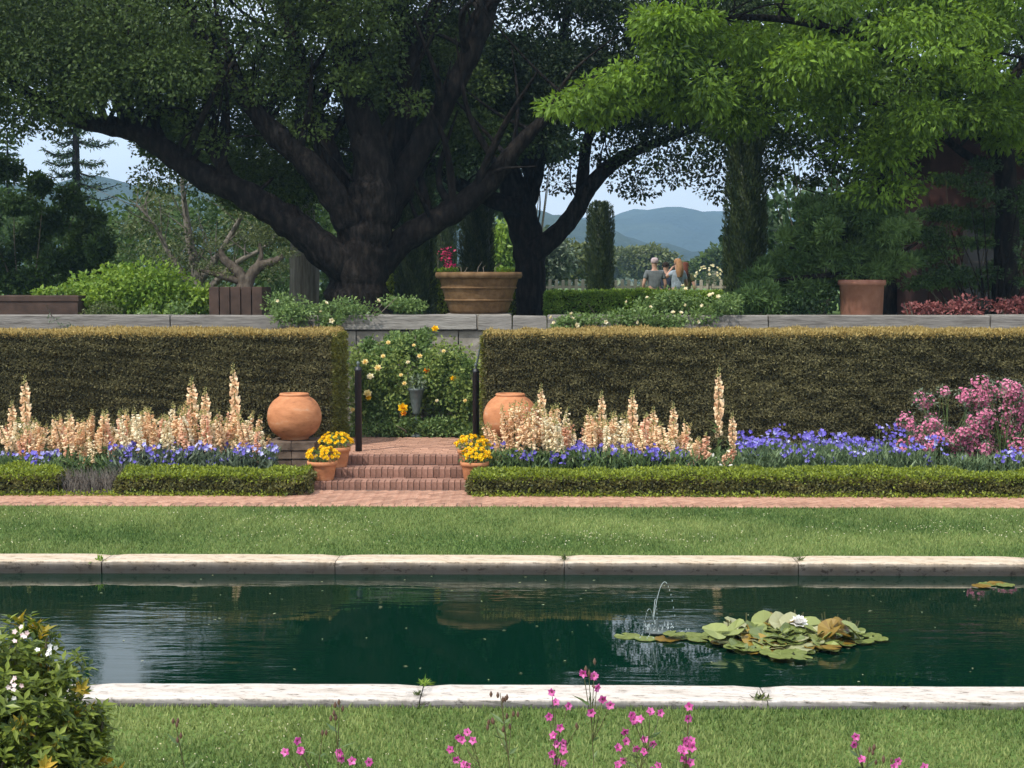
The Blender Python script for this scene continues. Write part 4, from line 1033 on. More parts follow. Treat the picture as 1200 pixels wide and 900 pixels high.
for i, (px, py, D, rx, rz, m_, lab) in enumerate(((668, 306, 70, 1.4, 1.0, 'olive_leaf', 'rounded olive green tree by the fence, left of the free cypress'), (760, 305, 140, 3.2, 1.6, 'olive_leaf', 'far round olive tree directly behind the man in grey'),
                                                  (845, 312, 120, 2.6, 1.6, 'oak_leaf', 'far bushy tree beside the right cypress column'), (730, 306, 170, 4.0, 1.5, 'olive_leaf', 'far tree between the free cypress and the man'),
                                                  (590, 290, 60, 1.3, 1.5, 'lime_leaf', 'light green tree glimpsed behind the smaller oak, left of its trunk'), (640, 300, 62, 1.2, 1.4, 'grey_leaf', 'grey green shrub tree right of the smaller oak trunk'),
                                                  (445, 300, 52, 2.2, 2.0, 'olive_leaf', 'olive tree behind the big oak trunk'), (540, 225, 48, 1.6, 1.3, 'dark_leaf', 'dark tree crown between the two oaks'), (500, 170, 50, 2.0, 1.3, 'dark_leaf', 'dark treetop behind the fork of the big oak'), (600, 160, 52, 2.4, 1.2, 'dark_leaf', 'dark treetop behind the smaller oak'), (515, 95, 50, 2.6, 1.7, 'dark_leaf', 'added tall dark treetop high behind the fork of the big oak'), (585, 85, 51, 2.6, 1.7, 'dark_leaf', 'added tall dark treetop high behind the left limbs of the smaller oak'), (650, 95, 52, 2.4, 1.4, 'dark_leaf', 'added tall dark treetop high behind the middle of the smaller oak'), (800, 318, 200, 5, 1.2, 'oak_leaf', 'far low tree behind the women'))):  # the tall treetops are added, mostly hidden, to darken the pond reflection
    D = float(D)
    bpx = {540: 559, 500: 486, 515: 487, 600: 608, 585: 610, 650: 621}.get(px, px)
    shrub('background_tree', lab, 'tree', G(bpx, D), [E(px, py, D, rx, rx * 0.8, rz), E(px + 4, py + 8, D, rx * 0.9, rx * 0.7, rz * 0.8)], 2200, 0.22 if D < 80 else 0.4, 0.13 if D < 80 else 0.25, M[m_], 'trees beyond the terrace', part='crown', stems=4)
mb = MB(); cen = region(110, -150, 440, [(-150, 200), (100, 262), (165, 262), (190, 215), (440, 200)], [(-150, 350), (440, 350)], 45, 62)
clump(mb, cen, (1.3, 1.2, 0.8), 220, 0.24, 0.14); tag(mb.build('woodland', M['evergreen']), kind='stuff')
mb = MB(); cen = region(46, 900, 1260, [(900, 225), (1260, 200)], [(900, 350), (1260, 350)], 50, 66)
clump(mb, cen, (1.8, 1.5, 1.1), 200, 0.36, 0.22); tag(mb.build('woodland', M['dark_leaf']), kind='stuff')
mb = MB(); cen = np.array([(rng.uniform(-240, 240), rng.uniform(280, 420), TERR + rng.uniform(0.5, 4.0)) for _ in range(160)])
clump(mb, cen, (7, 6, 3.2), 130, 1.3, 0.9); tag(mb.build('distant_woodland', M['olive_leaf']), kind='stuff')


def hills(name, D, prof, depth, rough):
    xs = np.linspace(-900, 2100, 200); ys = np.interp(xs, *zip(*prof)); ny = 10
    ridge = np.array([spot(x, y, D) for x, y in zip(xs, ys)])
    hz = ridge[:, 2] - TERR + rough * (wob(ridge, 0.02, 3) + 0.6 * wob(ridge, 0.06, 4) + 0.35 * wob(ridge, 0.16, 6))
    V = []
    for j in range(ny + 1):
        t_ = j / ny; p = math.sin(math.pi * min(1, t_ * 1.0)) ** 0.8
        yy = D - depth + 2 * depth * t_
        for i in range(len(xs)):
            q = np.array((ridge[i, 0], yy, 0))
            V.append((q[0], yy + rough * 2 * math.sin(i * 0.5 + j), TERR - 1 + hz[i] * p + (rough * 0.8 * math.sin(i * 0.9 + j * 2.1) if 0 < j < ny else 0)))
    n = len(xs)
    F = np.array([(j * n + i, j * n + i + 1, (j + 1) * n + i + 1, (j + 1) * n + i) for j in range(ny) for i in range(n - 1)])
    return tag(MB().add(V, F, smooth=True).build(name, M['hillside']), kind='structure')


hills('near_hills', 900, [(-500, 215), (60, 215), (130, 205), (200, 215), (400, 235), (560, 232), (630, 244), (690, 258), (740, 278), (790, 292), (850, 300), (1000, 285), (1300, 250), (1700, 240)], 260, 3.0)
hills('far_hills', 1600, [(-500, 240), (300, 250), (640, 252), (700, 258), (745, 246), (800, 245), (850, 252), (1000, 250), (1300, 240), (1700, 250)], 400, 4.0)

# ------------------------------------------------------------------ roses in the gap and along the wall
def rose_bloom(parent, p, r, mat, axis=(0, -0.7, 0.6)):
    mb = MB(); blossom(mb, np.asarray(p), r, axis, rings=((6, 1.0, 0.7), (6, 0.7, 1.2), (4, 0.3, 1.8)))
    return mb.build('rose_bloom', mat, parent, origin=p)


RZ = STEP_Z[2]
t = shrub('rose_bush', 'tall rose bush with pale yellow blooms just right of the left black post', 'rose bush', G(450, 24.0, RZ), [E(455, 425, 24.0, 0.42, 0.35, 0.4), E(440, 465, 23.8, 0.35, 0.3, 0.35), E(465, 400, 24.2, 0.3, 0.3, 0.2), E(462, 475, 23.8, 0.35, 0.3, 0.3), E(428, 440, 23.9, 0.28, 0.25, 0.5), E(432, 480, 23.8, 0.25, 0.25, 0.25), E(432, 405, 24.1, 0.2, 0.2, 0.15)], 11000, 0.06, 0.04, M['rose_leaf'])
for (x, y, r_, m_) in ((428, 425, 0.055, 'pale_yellow'), (443, 432, 0.06, 'pale_yellow'), (434, 442, 0.06, 'cream'), (431, 462, 0.07, 'pale_yellow'), (432, 467, 0.05, 'yellow'), (413, 481, 0.045, 'pale_yellow'), (449, 418, 0.04, 'pale_yellow'), (474, 450, 0.04, 'pale_yellow')):
    rose_bloom(t, spot(x, y, 23.45), r_, M[m_])
t = shrub('rose_bush', 'leafy rose bush with apricot blooms in the middle of the gap below the wall', 'rose bush', G(500, 24.2, RZ), [E(500, 420, 24.2, 0.48, 0.35, 0.42), E(490, 395, 24.4, 0.35, 0.3, 0.18), E(510, 455, 24.0, 0.45, 0.3, 0.4), E(485, 460, 24.0, 0.4, 0.3, 0.35), E(475, 410, 24.2, 0.4, 0.3, 0.3), E(530, 425, 24.2, 0.3, 0.25, 0.3)], 11000, 0.06, 0.04, M['rose_leaf'])
mb = MB(); n = 21000
P = np.array([spot(0, 0, 1.0)] * 0).reshape(0, 3)
P = np.stack([rng.uniform(X(408, 23.9), X(566, 23.9), n), rng.uniform(23.55, 24.75, n), np.zeros(n)], 1)
topz = np.interp(P[:, 0], [X(q, 24) for q in (406, 425, 445, 470, 500, 525, 540, 566)], [Z(q, 24) for q in (402, 398, 392, 388, 386, 392, 402, 408)])
P[:, 2] = RZ + rng.random(n) ** 0.8 * (topz - RZ - 0.12 * rng.random(n))
keep = wob(P, 9, 77) + 0.6 * wob(P, 24, 78) > -0.12 + 0.35 * np.clip((P[:, 2] - 1.3) / 0.6, 0, 1)
P = P[keep]; mb.leaves(P, unit(len(P)) + np.array((0, -0.3, -0.1)), unit(len(P)) * 0.8 + np.array((0, -0.3, 0.6)), 0.062 * rng.uniform(0.7, 1.3, len(P)), 0.042, 0, np.clip(0.45 + 0.35 * wob(P, 8, 79) + rng.normal(0, 0.22, len(P)), 0, 1))
mb.build('foliage', M['rose_light'], t)
for (x, y, r_, m_) in ((418, 440, 0.04, 'pale_yellow'), (455, 402, 0.04, 'pale_yellow'), (478, 425, 0.035, 'cream'), (520, 412, 0.035, 'pale_yellow'), (470, 440, 0.035, 'pale_yellow'), (485, 405, 0.03, 'pale_yellow'), (545, 470, 0.035, 'pale_yellow'), (512, 470, 0.03, 'cream')):
    rose_bloom(t, spot(x, y, 23.5), r_, M[m_])
for (x, y, r_, m_) in ((510, 386, 0.06, 'yellow'), (492, 418, 0.045, 'pale_yellow'), (500, 435, 0.055, 'orange'), (531, 444, 0.05, 'yellow')):
    rose_bloom(t, spot(x, y, 23.7), r_, M[m_])
t = shrub('rose_bush', 'bloomless leafy rose bush left of the right black post', 'rose bush', G(538, 24.0, RZ), [E(538, 455, 24.0, 0.35, 0.3, 0.35), E(545, 480, 23.9, 0.3, 0.3, 0.22), E(535, 425, 24.2, 0.25, 0.2, 0.3), E(548, 445, 24.0, 0.2, 0.2, 0.4), E(528, 470, 23.9, 0.3, 0.25, 0.3)], 9000, 0.055, 0.036, M['rose_leaf'])
t = shrub('rose_bush', 'small rose with one large golden bloom at the front of the gap', 'rose bush', G(474, 23.6, RZ), [E(470, 492, 23.5, 0.12, 0.1, 0.12)], 3500, 0.05, 0.035, M['rose_leaf'], stems=3)
rose_bloom(t, spot(472, 479, 23.35), 0.085, M['yellow'], (0.1, -0.8, 0.5)); rose_bloom(t, spot(473, 484, 23.33), 0.05, M['orange'], (0, -0.9, 0.2))
t = thing('edging_plants', 'low loose mixed green plants at the back of the brick landing', 'plants', (X(490, 23.5), 23.5, RZ))
mb = MB(); n = 5200; P = np.stack([rng.uniform(X(408, 23.5), X(566, 23.5), n), 23.55 + rng.uniform(-0.12, 0.25, n), RZ + rng.random(n) * 0.34], 1)
P = P[P[:, 2] - RZ < 0.17 + 0.26 * wob(P * (1, 1, 0), 7, 61) + 0.1 * wob(P * (1, 1, 0), 19, 62)]; n = len(P); mb.leaves(P, unit(n) + np.array((0, -0.2, 0.4)), unit(n) + np.array((0, -0.4, 0.5)), rng.uniform(0.04, 0.09, n), 0.034); mb.build('foliage', M['rose_leaf'], t)
t = thing('zinc_urn', 'slim grey metal urn standing among the roses', 'urn', (X(487, 23.55), 23.55, RZ))
c_ = (X(487, 23.55), 23.55, 0); zt = Z(455, 23.55); zb = Z(486, 23.55)
MB().lathe([(0.0, zb), (0.05, zb), (0.055, zb + 0.03), (0.085, zb + 0.2), (0.115, zt - 0.05), (0.13, zt - 0.03), (0.13, zt), (0.112, zt), (0.1, zt - 0.06)], c_, 24).build('vase', M['metal'], t)
MB().lathe([(0.09, RZ), (0.09, RZ + 0.03), (0.02, RZ + 0.06), (0.02, zb + 0.005)], c_, 16).build('stand', M['metal'], t)
mb = MB(); clump(mb, [(c_[0], c_[1], zt + 0.08)], (0.12, 0.1, 0.12), 90, 0.09, 0.03); mb.build('foliage', M['grey_leaf'], t)
for (px, lab, blobs, nb_) in ((395, 'sprawling rose draped over the timber beam in front of the big oak', [E(350, 370, 24.7, 0.65, 0.3, 0.28), E(405, 362, 24.95, 0.75, 0.35, 0.24), E(465, 358, 25.2, 0.6, 0.35, 0.18), E(335, 356, 25.1, 0.45, 0.3, 0.2), E(385, 376, 24.7, 0.3, 0.2, 0.16)], 5),
                              (720, 'rose bush sprawling over the beam below the bright hedge', [E(690, 378, 24.7, 0.7, 0.3, 0.16), E(745, 372, 24.8, 0.6, 0.35, 0.22), E(660, 382, 24.7, 0.35, 0.3, 0.12)], 7),
                              (810, 'rose bush with small white blooms in front of the walking people', [E(800, 356, 25.1, 0.65, 0.4, 0.34), E(840, 362, 25.0, 0.5, 0.4, 0.32), E(790, 378, 24.7, 0.6, 0.3, 0.18), E(765, 360, 25.3, 0.45, 0.3, 0.2)], 15)):
    shrub('rose_bush', lab, 'rose bush', G(px, 25.4), blobs, 6500, 0.06, 0.036, M['rose_leaf'], blossoms=[(nb_, 0.045, M['cream'], 'blooms')], stems=8)
shrub('climbing_plant', 'thin climber trailing over the timber beam at left', 'plant', G(75, 25.4), [E(72, 380, 24.72, 0.3, 0.08, 0.12), E(60, 372, 24.74, 0.2, 0.08, 0.12)], 700, 0.05, 0.035, M['grey_leaf'], stems=3)
shrub('purple_flower', 'small purple flower peeping out behind the right black post', 'flower', G(561, 23.6, RZ), [E(563, 438, 23.6, 0.06, 0.05, 0.16)], 2600, 0.05, 0.035, M['magenta'], stems=2)

# ------------------------------------------------------------------ posts, jars, pots
def post(px, ytop, Y, lab, bracket):
    b = np.array((X(px, Y), Y, RZ)); zt = Z(ytop, Y)
    t_ = thing('handrail_post', lab, 'post', b, 'black posts at the top of the steps')
    MB().lathe([(0.0, RZ), (0.048, RZ), (0.048, zt - 0.06), (0.053, zt - 0.055), (0.053, zt - 0.03), (0.044, zt - 0.025), (0.044, zt), (0.0, zt + 0.004)], b * (1, 1, 0), 16).build('shaft', M['post'], t_)
    MB().lathe([(0.012, zt), (0.018, zt + 0.03), (0.026, zt + 0.045), (0.02, zt + 0.07), (0.0, zt + 0.08)], b * (1, 1, 0), 12).build('cap', M['metal'], t_)
    if bracket:
        MB().tube([(b[0], Y, zt + 0.05), (b[0] + 0.03, Y, zt + 0.15), (b[0] + 0.07, Y - 0.05, zt + 0.36)], (0.016, 0.016, 0.012), 8).build('bracket', M['metal'], t_)


post(419, 430, 21.5, 'round black post with a small cap at the left of the landing', False)
post(557.5, 432, 22.2, 'round black post with a slanting grey rod at the right of the landing', True)

for (px, lab) in ((343.5, 'round closed terracotta jar on a stone plinth left of the steps'), (598, 'round terracotta jar half hidden by foxgloves right of the steps')):
    D = 21.35; c_ = (X(px, D), D, 0); zb, zt = Z(515, D), Z(462, D); rj = 32 * D / FPX; H = zt - zb
    t = thing('terracotta_jar', lab, 'jar', (c_[0], D, zb), 'round terracotta jars')
    zc = zb + H * 0.5
    prof = [(0.0, zb), (rj * 0.52, zb + 0.003)] + [(rj * math.cos(a) ** 0.75, zc + H * 0.5 * math.sin(a)) for a in np.linspace(R(-66), R(60), 14)] + [(rj * 0.5, zt - 0.012), (rj * 0.46, zt - 0.03), (0, zt - 0.05)]
    MB().lathe(prof, c_, 40, wob=0.004).build('body', M['terracotta'], t)
    MB().lathe([(rj * 0.44, zt - 0.03), (rj * 0.53, zt - 0.022), (rj * 0.55, zt - 0.004), (rj * 0.52, zt + 0.012), (rj * 0.43, zt + 0.008), (rj * 0.40, zt - 0.03)], c_, 32).build('lip', M['terracotta'], t)
    p = thing('stone_plinth', 'stacked brown stone plinth under the ' + ('left' if px < 500 else 'right') + ' terracotta jar', 'plinth', (c_[0], D, 0.05), 'plinths of the jars')
    hh = (zb - 0.05) / 4
    for k in range(4):
        w_ = 0.62 - 0.03 * (k % 2) + (0.06 if k == 3 else 0)
        for s_ in (-1, 1):
            for q in (-1, 1):
                MB().box((c_[0] + s_ * w_ / 4, D + q * w_ / 4, 0.05 + hh * (k + 0.5)), (w_ / 2 - 0.006, w_ / 2 - 0.006, hh - 0.006), 0, 0.012, jit=0.003).build('stone', M['plinth'], p)


def flower_pot(px, D, z0, rtop, h, lab):
    b = (X(px, D), D, z0); c_ = (b[0], D, 0)
    t_ = thing('flower_pot', lab, 'flower pot', b, 'pots of yellow flowers on the steps')
    MB().lathe([(0.0, z0), (rtop * 0.74, z0), (rtop * 0.76, z0 + 0.01), (rtop * 0.93, z0 + h * 0.78)], c_, 28).build('pot', M['terracotta'], t_)
    MB().lathe([(rtop * 0.92, z0 + h * 0.76), (rtop, z0 + h * 0.78), (rtop * 1.01, z0 + h), (rtop * 0.9, z0 + h), (rtop * 0.87, z0 + h * 0.8)], c_, 28).build('rim', M['terracotta'], t_)
    MB().lathe([(0, z0 + h * 0.9), (rtop * 0.9, z0 + h * 0.88)], c_, 16).build('soil', M['soil'], t_)
    mb = MB(); cc = np.array((b[0], D, z0 + h + 0.05)); clump(mb, [cc], (rtop * 1.0, rtop * 0.9, 0.10), 260, 0.06, 0.022); mb.build('foliage', M['rose_leaf'], t_)
    mb = MB()
    for i in range(75):
        u = unit(1)[0]; u[2] = abs(u[2]); p = cc + u * np.array((rtop * 1.12, rtop * 1.0, 0.135)) * rng.uniform(0.85, 1.05)
        blossom(mb, p, rng.uniform(0.022, 0.034), u + (0, -0.2, 0.3), rings=((6, 1.0, 0.4), (5, 0.5, 1.0)))
    tag(mb.build('blossoms', M['yellow'], t_), kind='stuff')


flower_pot(376, 20.24, STEP_Z[0], 0.20, 0.25, 'terracotta pot of yellow flowers, front one left of the steps')
flower_pot(392, 20.70, STEP_Z[1], 0.20, 0.27, 'terracotta pot of yellow flowers, rear one left of the steps')
flower_pot(556, 20.28, STEP_Z[0], 0.19, 0.24, 'terracotta pot of yellow flowers, front one right of the steps')
flower_pot(553, 20.72, STEP_Z[1], 0.20, 0.24, 'terracotta pot of yellow flowers, rear one right of the steps')


# ------------------------------------------------------------------ foxgloves
def foxglove(h, spike, bend, dens, petal, group):
    t_ = thing('foxglove', 'x', 'foxglove', (0, 0, 0), group)
    zz = np.linspace(0, h, 11); kx = rng.normal(0, 0.006, 3)
    off = lambda z_: bend * (z_ / h) ** 2.2 * 0.3 + kx[0] * math.sin(z_ * 9 / h) + kx[1] * math.sin(z_ * 5 / h)
    MB().tube(np.array([(off(z_), 0, z_) for z_ in zz]), np.linspace(0.010, 0.0025, 11), 5).build('stem', M['stem'], t_)
    mb = MB(); n = 24
    a = rng.uniform(0, 6.28, n); z_ = rng.random(n) ** 1.5 * h * (1 - spike) * 1.05 + 0.03
    d = np.stack([np.cos(a), np.sin(a), rng.uniform(0.0, 0.8, n)], 1)
    mb.leaves(np.stack([np.zeros(n), np.zeros(n), z_], 1), d, np.tile((0, 0, 1.0), (n, 1)) - d * 0.3, rng.uniform(0.10, 0.2, n), 0.055); mb.build('leaves', M['foxglove_leaf'], t_)
    mb = MB(); nb_ = int(dens * h * spike)
    side = rng.uniform(0, 6.28)
    for i in range(nb_):
        f = i / nb_; z_ = h * (1 - spike) + h * spike * (f * 0.97 + rng.normal(0, 0.006))
        if rng.random() < 0.10 and f < 0.8: continue
        a = i * 2.4 + rng.normal(0, 0.5)
        if rng.random() < 0.35: a = side + rng.normal(0, 0.7)
        sc = np.interp(f, [0, 0.5, 0.75, 0.9, 1], [0.95, 1.0, 0.8, 0.45, 0.2]) * rng.uniform(0.7, 1.2)
        o_ = np.array((math.cos(a), math.sin(a), 0)); cx = off(z_)
        ax_ = o_ * 0.85 + np.array((0, 0, np.interp(f, [0, 0.8, 1], [-0.75, -0.3, 0.7]) + rng.normal(0, 0.2))); ax_ /= np.linalg.norm(ax_)
        u = np.cross(ax_, (0, 0, 1)); u /= np.linalg.norm(u); v = np.cross(ax_, u)
        p = np.array((cx, 0, z_)) + o_ * 0.008; L_ = 0.058 * sc
        an = np.arange(5) * 2 * math.pi / 5
        ring = lambda q, r_: q + np.outer(np.cos(an) * r_, u) + np.outer(np.sin(an) * r_, v)
        V = np.concatenate([ring(p, 0.007 * sc), ring(p + ax_ * L_ * 0.65, 0.017 * sc), ring(p + ax_ * L_, 0.029 * sc)])
        F = [(r_ * 5 + j, r_ * 5 + (j + 1) % 5, (r_ + 1) * 5 + (j + 1) % 5, (r_ + 1) * 5 + j) for r_ in range(2) for j in range(5)]
        mb.add(V, F, 1 if f > 0.86 else 0, rng.random(), True)
    tag(mb.build('flower_spike', [petal, M['peach_bud']], t_), kind='stuff')
    return t_


FG = 'peach foxgloves in the flower beds'
protos = [foxglove(1.0, sp_, l_, d_, M[m_], FG) for l_, d_, sp_, m_ in ((0.03, 135, 0.62, 'peach'), (0.5, 100, 0.58, 'peach'), (-0.5, 120, 0.66, 'peach'), (0.25, 95, 0.55, 'salmon'), (-0.2, 110, 0.64, 'ivory'), (0.8, 105, 0.6, 'ivory'), (0.1, 120, 0.7, 'salmon'))]
used = [False] * 7


tones = ['peach']


def place_fox(px, ytip, Y, label, k=None, lean=0.0, sc=None, wild=0.09):
    zb = 0.1; zt = Z(ytip, Y); h = zt - zb
    k = int(rng.choice([0, 1, 1, 1, 2, 2, 2, 4, 4, 5, 5, 3, 6])) if k is None else k
    loc = (X(px, Y), Y, zb); rot = (rng.normal(0, wild), lean + rng.normal(0, wild), rng.uniform(0, 6.28) if wild > 0.05 else 0.0)
    tones[:] = [('peach', 'peach', 'peach', 'salmon', 'ivory', 'ivory', 'salmon')[k]]
    if callable(label): label = label(h, rot[1])
    s_ = h if sc is None else sc
    wid = (0.8 + 0.2 * s_) * rng.uniform(0.85, 1.15)
    scv = (wid, wid, s_)
    if used[k]:
        return copy_tree(protos[k], loc, rot, scv, label)
    o = protos[k]; used[k] = True; o.location = loc; o.rotation_euler = rot; o.scale = scv; o['label'] = label; WLOC[o.name] = np.array(loc); return o


for (px, yt, Y, lab) in ((26, 438, 21.0, 'tall peach foxglove, second from the left edge'), (10, 468, 21.0, 'peach foxglove nearest the left edge'), (276, 424, 21.0, 'tallest peach foxglove left of the steps, near the round jar'),
                         (222, 440, 21.1, 'tall pair of peach foxglove spires left of the tallest one, left spire'), (238, 452, 21.1, 'tall pair of peach foxglove spires left of the tallest one, right spire'),
                         (636, 448, 21.0, 'tall peach foxglove in front of the right terracotta jar'), (843, 428, 21.0, 'tallest peach foxglove, standing alone right of the drift'),
                         (860, 482, 20.9, 'slim peach foxglove just right of the tallest single one'), (742, 455, 21.0, 'tall peach foxglove in the middle of the right drift'),
                         (705, 456, 21.2, 'pale foxglove with a greenish tip right of the right jar'), (790, 470, 21.1, 'forked looking peach foxglove towards the right end of the drift'), (767, 475, 21.1, 'thin peach foxglove between two taller ones in the right drift')):
    place_fox(px, yt, Y, lab, k=0, wild=0.015)
def drift_label(side, px, Y):
    return lambda h, ln: full_label(side, px, Y, h, ln)


def full_label(side, px, Y, h, ln):
    row = 'front row' if Y < 20.75 else ('middle row' if Y < 21.1 else 'back row')
    if side == 'left':
        where = 'left of the bare hedge gap' if px < 62 else 'behind the bare hedge gap' if px < 132 else 'left of the tall pair' if px < 205 else 'at the tall pair' if px < 258 else 'beside the left jar'
    else:
        where = 'in front of the right jar' if px < 632 else 'just right of the right jar' if px < 690 else 'by the pale foxglove' if px < 735 else 'mid right drift' if px < 778 else 'right drift end'
    tone = tones[-1]
    size = 'short' if h < 0.72 else 'middling' if h < 0.88 else 'tallish'
    pose = 'leaning right' if ln > 0.11 else 'leaning left' if ln < -0.03 else 'upright'
    return '%s %s foxglove %s, %s, %s' % (size, tone, pose, row, where)


for i in range(142):
    px = 8 + 308 * ((i * 0.618034) % 1.0); y0 = np.interp(px, [5, 60, 120, 150, 210, 250, 300, 318], [492, 486, 480, 476, 470, 472, 484, 508])
    Y = rng.uniform(20.4, 21.4); place_fox(px, y0 - 4 + abs(rng.normal(0, 19)), Y, drift_label('left', px, Y), lean=0.1 if px > 150 else rng.normal(0, 0.2))
for i in range(106):
    px = 588 + 227 * ((i * 0.618034) % 1.0); y0 = np.interp(px, [588, 600, 640, 700, 760, 815], [488, 474, 472, 482, 486, 492])
    Y = rng.uniform(20.4, 21.15 if px < 632 else 21.4); place_fox(px, y0 - 4 + abs(rng.normal(0, 19)), Y, drift_label('right', px, Y), lean=rng.normal(0, 0.14))
for px in (592, 597, 601, 606, 610, 615, 619, 624, 629, 634, 640, 646, 652, 604, 613, 622):
    Y = rng.uniform(20.45, 20.9); place_fox(px + rng.normal(0, 1.5), rng.uniform(464, 488), Y, drift_label('right', px, Y), lean=rng.normal(0, 0.06))
for (px, yt, lab) in ((822, 515, 'short salmon foxglove right of the drift'), (832, 505, 'short salmon foxglove below the tallest single one'), (858, 520, 'short salmon foxglove beside the blue flowers'), (852, 528, 'lowest salmon foxglove beside the blue flowers'), (30, 500, 'leaning short foxglove at the front of the left drift')):
    place_fox(px, yt, 20.5, lab, k=3 if 'salmon' in lab else 1)


by_label = {}
for o in C.objects:
    if o.get('category') == 'foxglove': by_label.setdefault(o['label'], []).append(o)
for lab, os_ in by_label.items():
    if len(os_) > 1:
        os_.sort(key=lambda o: o.location.x)
        names = {2: ('left one', 'right one'), 3: ('left one', 'middle one', 'right one')}.get(len(os_)) or ['leftmost'] + [w + ' from left' for w in ('second', 'third', 'fourth', 'fifth', 'sixth', 'seventh', 'eighth', 'ninth')][:len(os_) - 2] + ['rightmost']
        for o, w in zip(os_, names): o['label'] = lab + ', ' + w

# ------------------------------------------------------------------ bedding flowers
def bedding(name, mats, x0, x1, y0, y1, h0, h1, nl, nf, fr, leaf, bell=False, frac=0.25):
    n = nl
    mb = MB(); P = np.stack([rng.uniform(x0, x1, n), rng.uniform(y0, y1, n), 0.08 + rng.random(n) * h0], 1)
    mb.leaves(P, unit(n) * 0.6 + np.array((0, -0.1, 0.8)), unit(n) + np.array((0, -0.5, 0.4)), rng.uniform(0.08, 0.16, n), 0.028, 0)
    k = max(3, nf // 9); cx, cy, cz = rng.uniform(x0, x1, k), rng.uniform(y0, y1, k), rng.uniform(h0 * 0.75, h1, k)
    for i in range(nf):
        j = rng.integers(0, k)
        p = np.array((cx[j] + rng.normal(0, 0.07), cy[j] + rng.normal(0, 0.07), 0.1 + cz[j] + rng.normal(0, 0.035)))
        if not (x0 - 0.05 < p[0] < x1 + 0.05): continue
        blossom(mb, p, fr * rng.uniform(0.7, 1.2), unit(1)[0] * 0.5 + (0, -0.6, 0.5), 1 if rng.random() > frac else 2, rings=((5, 1.0, 0.5),))
        if rng.random() < 0.4: mb.tube([(p[0], p[1], 0.1), p - (0, 0, 0.01)], 0.004, 3, 0, cap=False)
    return tag(mb.build(name, [leaf, mats[0], mats[1]]), kind='stuff')


V1, V2 = M['violet'], M['pale_violet']
bedding('violet_flowers', (V1, V2), X(128, 20.4), X(322, 20.4), 20.2, 20.75, 0.36, 0.44, 3400, 360, 0.030, M['grey_leaf'], frac=0.4)
bedding('violet_flowers', (V1, V2), -9, X(60, 20.4), 20.2, 20.75, 0.28, 0.36, 2600, 260, 0.032, M['foxglove_leaf'], frac=0.3)
bedding('violet_flowers', (V1, V2), X(572, 20.5), X(815, 20.5), 20.22, 20.75, 0.36, 0.42, 3600, 360, 0.032, M['foxglove_leaf'], frac=0.08)
bedding('violet_flowers', (V1, V2), X(868, 20.7), X(1096, 20.7), 20.25, 21.5, 0.36, 0.62, 6500, 640, 0.027, M['violet_leaf'], frac=0.2)
bedding('violet_flowers', (V1, V2), X(1105, 20.7), X(1215, 20.7), 20.25, 20.7, 0.28, 0.38, 2000, 60, 0.026, M['violet_leaf'], frac=0.3)
bedding('green_bedding', (M['white'], M['cream']), X(60, 20.5), X(130, 20.5), 20.2, 21.6, 0.26, 0.3, 1200, 20, 0.03, M['foxglove_leaf'])
bedding('green_bedding', (M['white'], M['cream']), X(815, 20.5), X(870, 20.5), 20.2, 21.6, 0.28, 0.3, 900, 12, 0.03, M['foxglove_leaf'])


def pink_plant(px, D, blobs, label, nfl):
    b = (X(px, D), D, 0.1); t_ = thing('pink_flower_shrub', label, 'flowering shrub', b, 'pink flowering shrubs at the right')
    mb = MB()
    for i in range(44):
        c_, r_ = blobs[rng.integers(0, len(blobs))]; q = np.array(c_) + unit(1)[0] * np.array(r_) * 0.9
        mid = (np.array(b) + q) / 2 + rng.normal(0, 0.05, 3); sp = smooth_path([(*b, 0.008), (*mid, 0.006), (*q, 0.003)], 3); mb.tube(sp[:, :3], sp[:, 3], 4, cap=False)
    mb.build('stem', M['stem'], t_)
    mb = MB()
    for c_, r_ in blobs: clump(mb, [c_], np.array(r_) * 1.1, 60, 0.06, 0.018)
    mb.build('foliage', M['grey_leaf'], t_)
    mb = MB()
    for i in range(nfl):
        c_, r_ = blobs[rng.integers(0, len(blobs))]; u = unit(1)[0]; u[1] = -abs(u[1]) * 0.8
        p = np.array(c_) + u * np.array(r_) * rng.uniform(0.55, 1.1)
        blossom(mb, p, rng.uniform(0.013, 0.026), u + (0, -0.3, 0.3), rings=((5, 1.0, 0.5),))
    tag(mb.build('blossoms', M['pink'], t_), kind='stuff')


def airy(n, x0, x1, y0, y1, D, r0, r1):
    return [E(rng.uniform(x0, x1), rng.uniform(y0, y1), D + rng.normal(0, 0.12), rng.uniform(r0, r1), 0.12, rng.uniform(r0, r1)) for _ in range(n)]


pink_plant(1075, 20.8, airy(14, 1053, 1102, 492, 530, 20.8, 0.06, 0.13), 'pink flowering shrub, lower left one beside the blue flowers', 520)
pink_plant(1110, 21.2, airy(18, 1068, 1150, 458, 530, 21.2, 0.05, 0.13), 'loose pink shrub with many bare stems in the middle of the pink group', 420)
pink_plant(1180, 21.1, airy(44, 1125, 1215, 448, 540, 21.1, 0.08, 0.17), 'densest pink flowering shrub at the right edge', 1900)
pink_plant(1240, 21.1, airy(24, 1205, 1275, 455, 528, 21.1, 0.08, 0.17), 'pink flowering shrub past the right edge', 700)

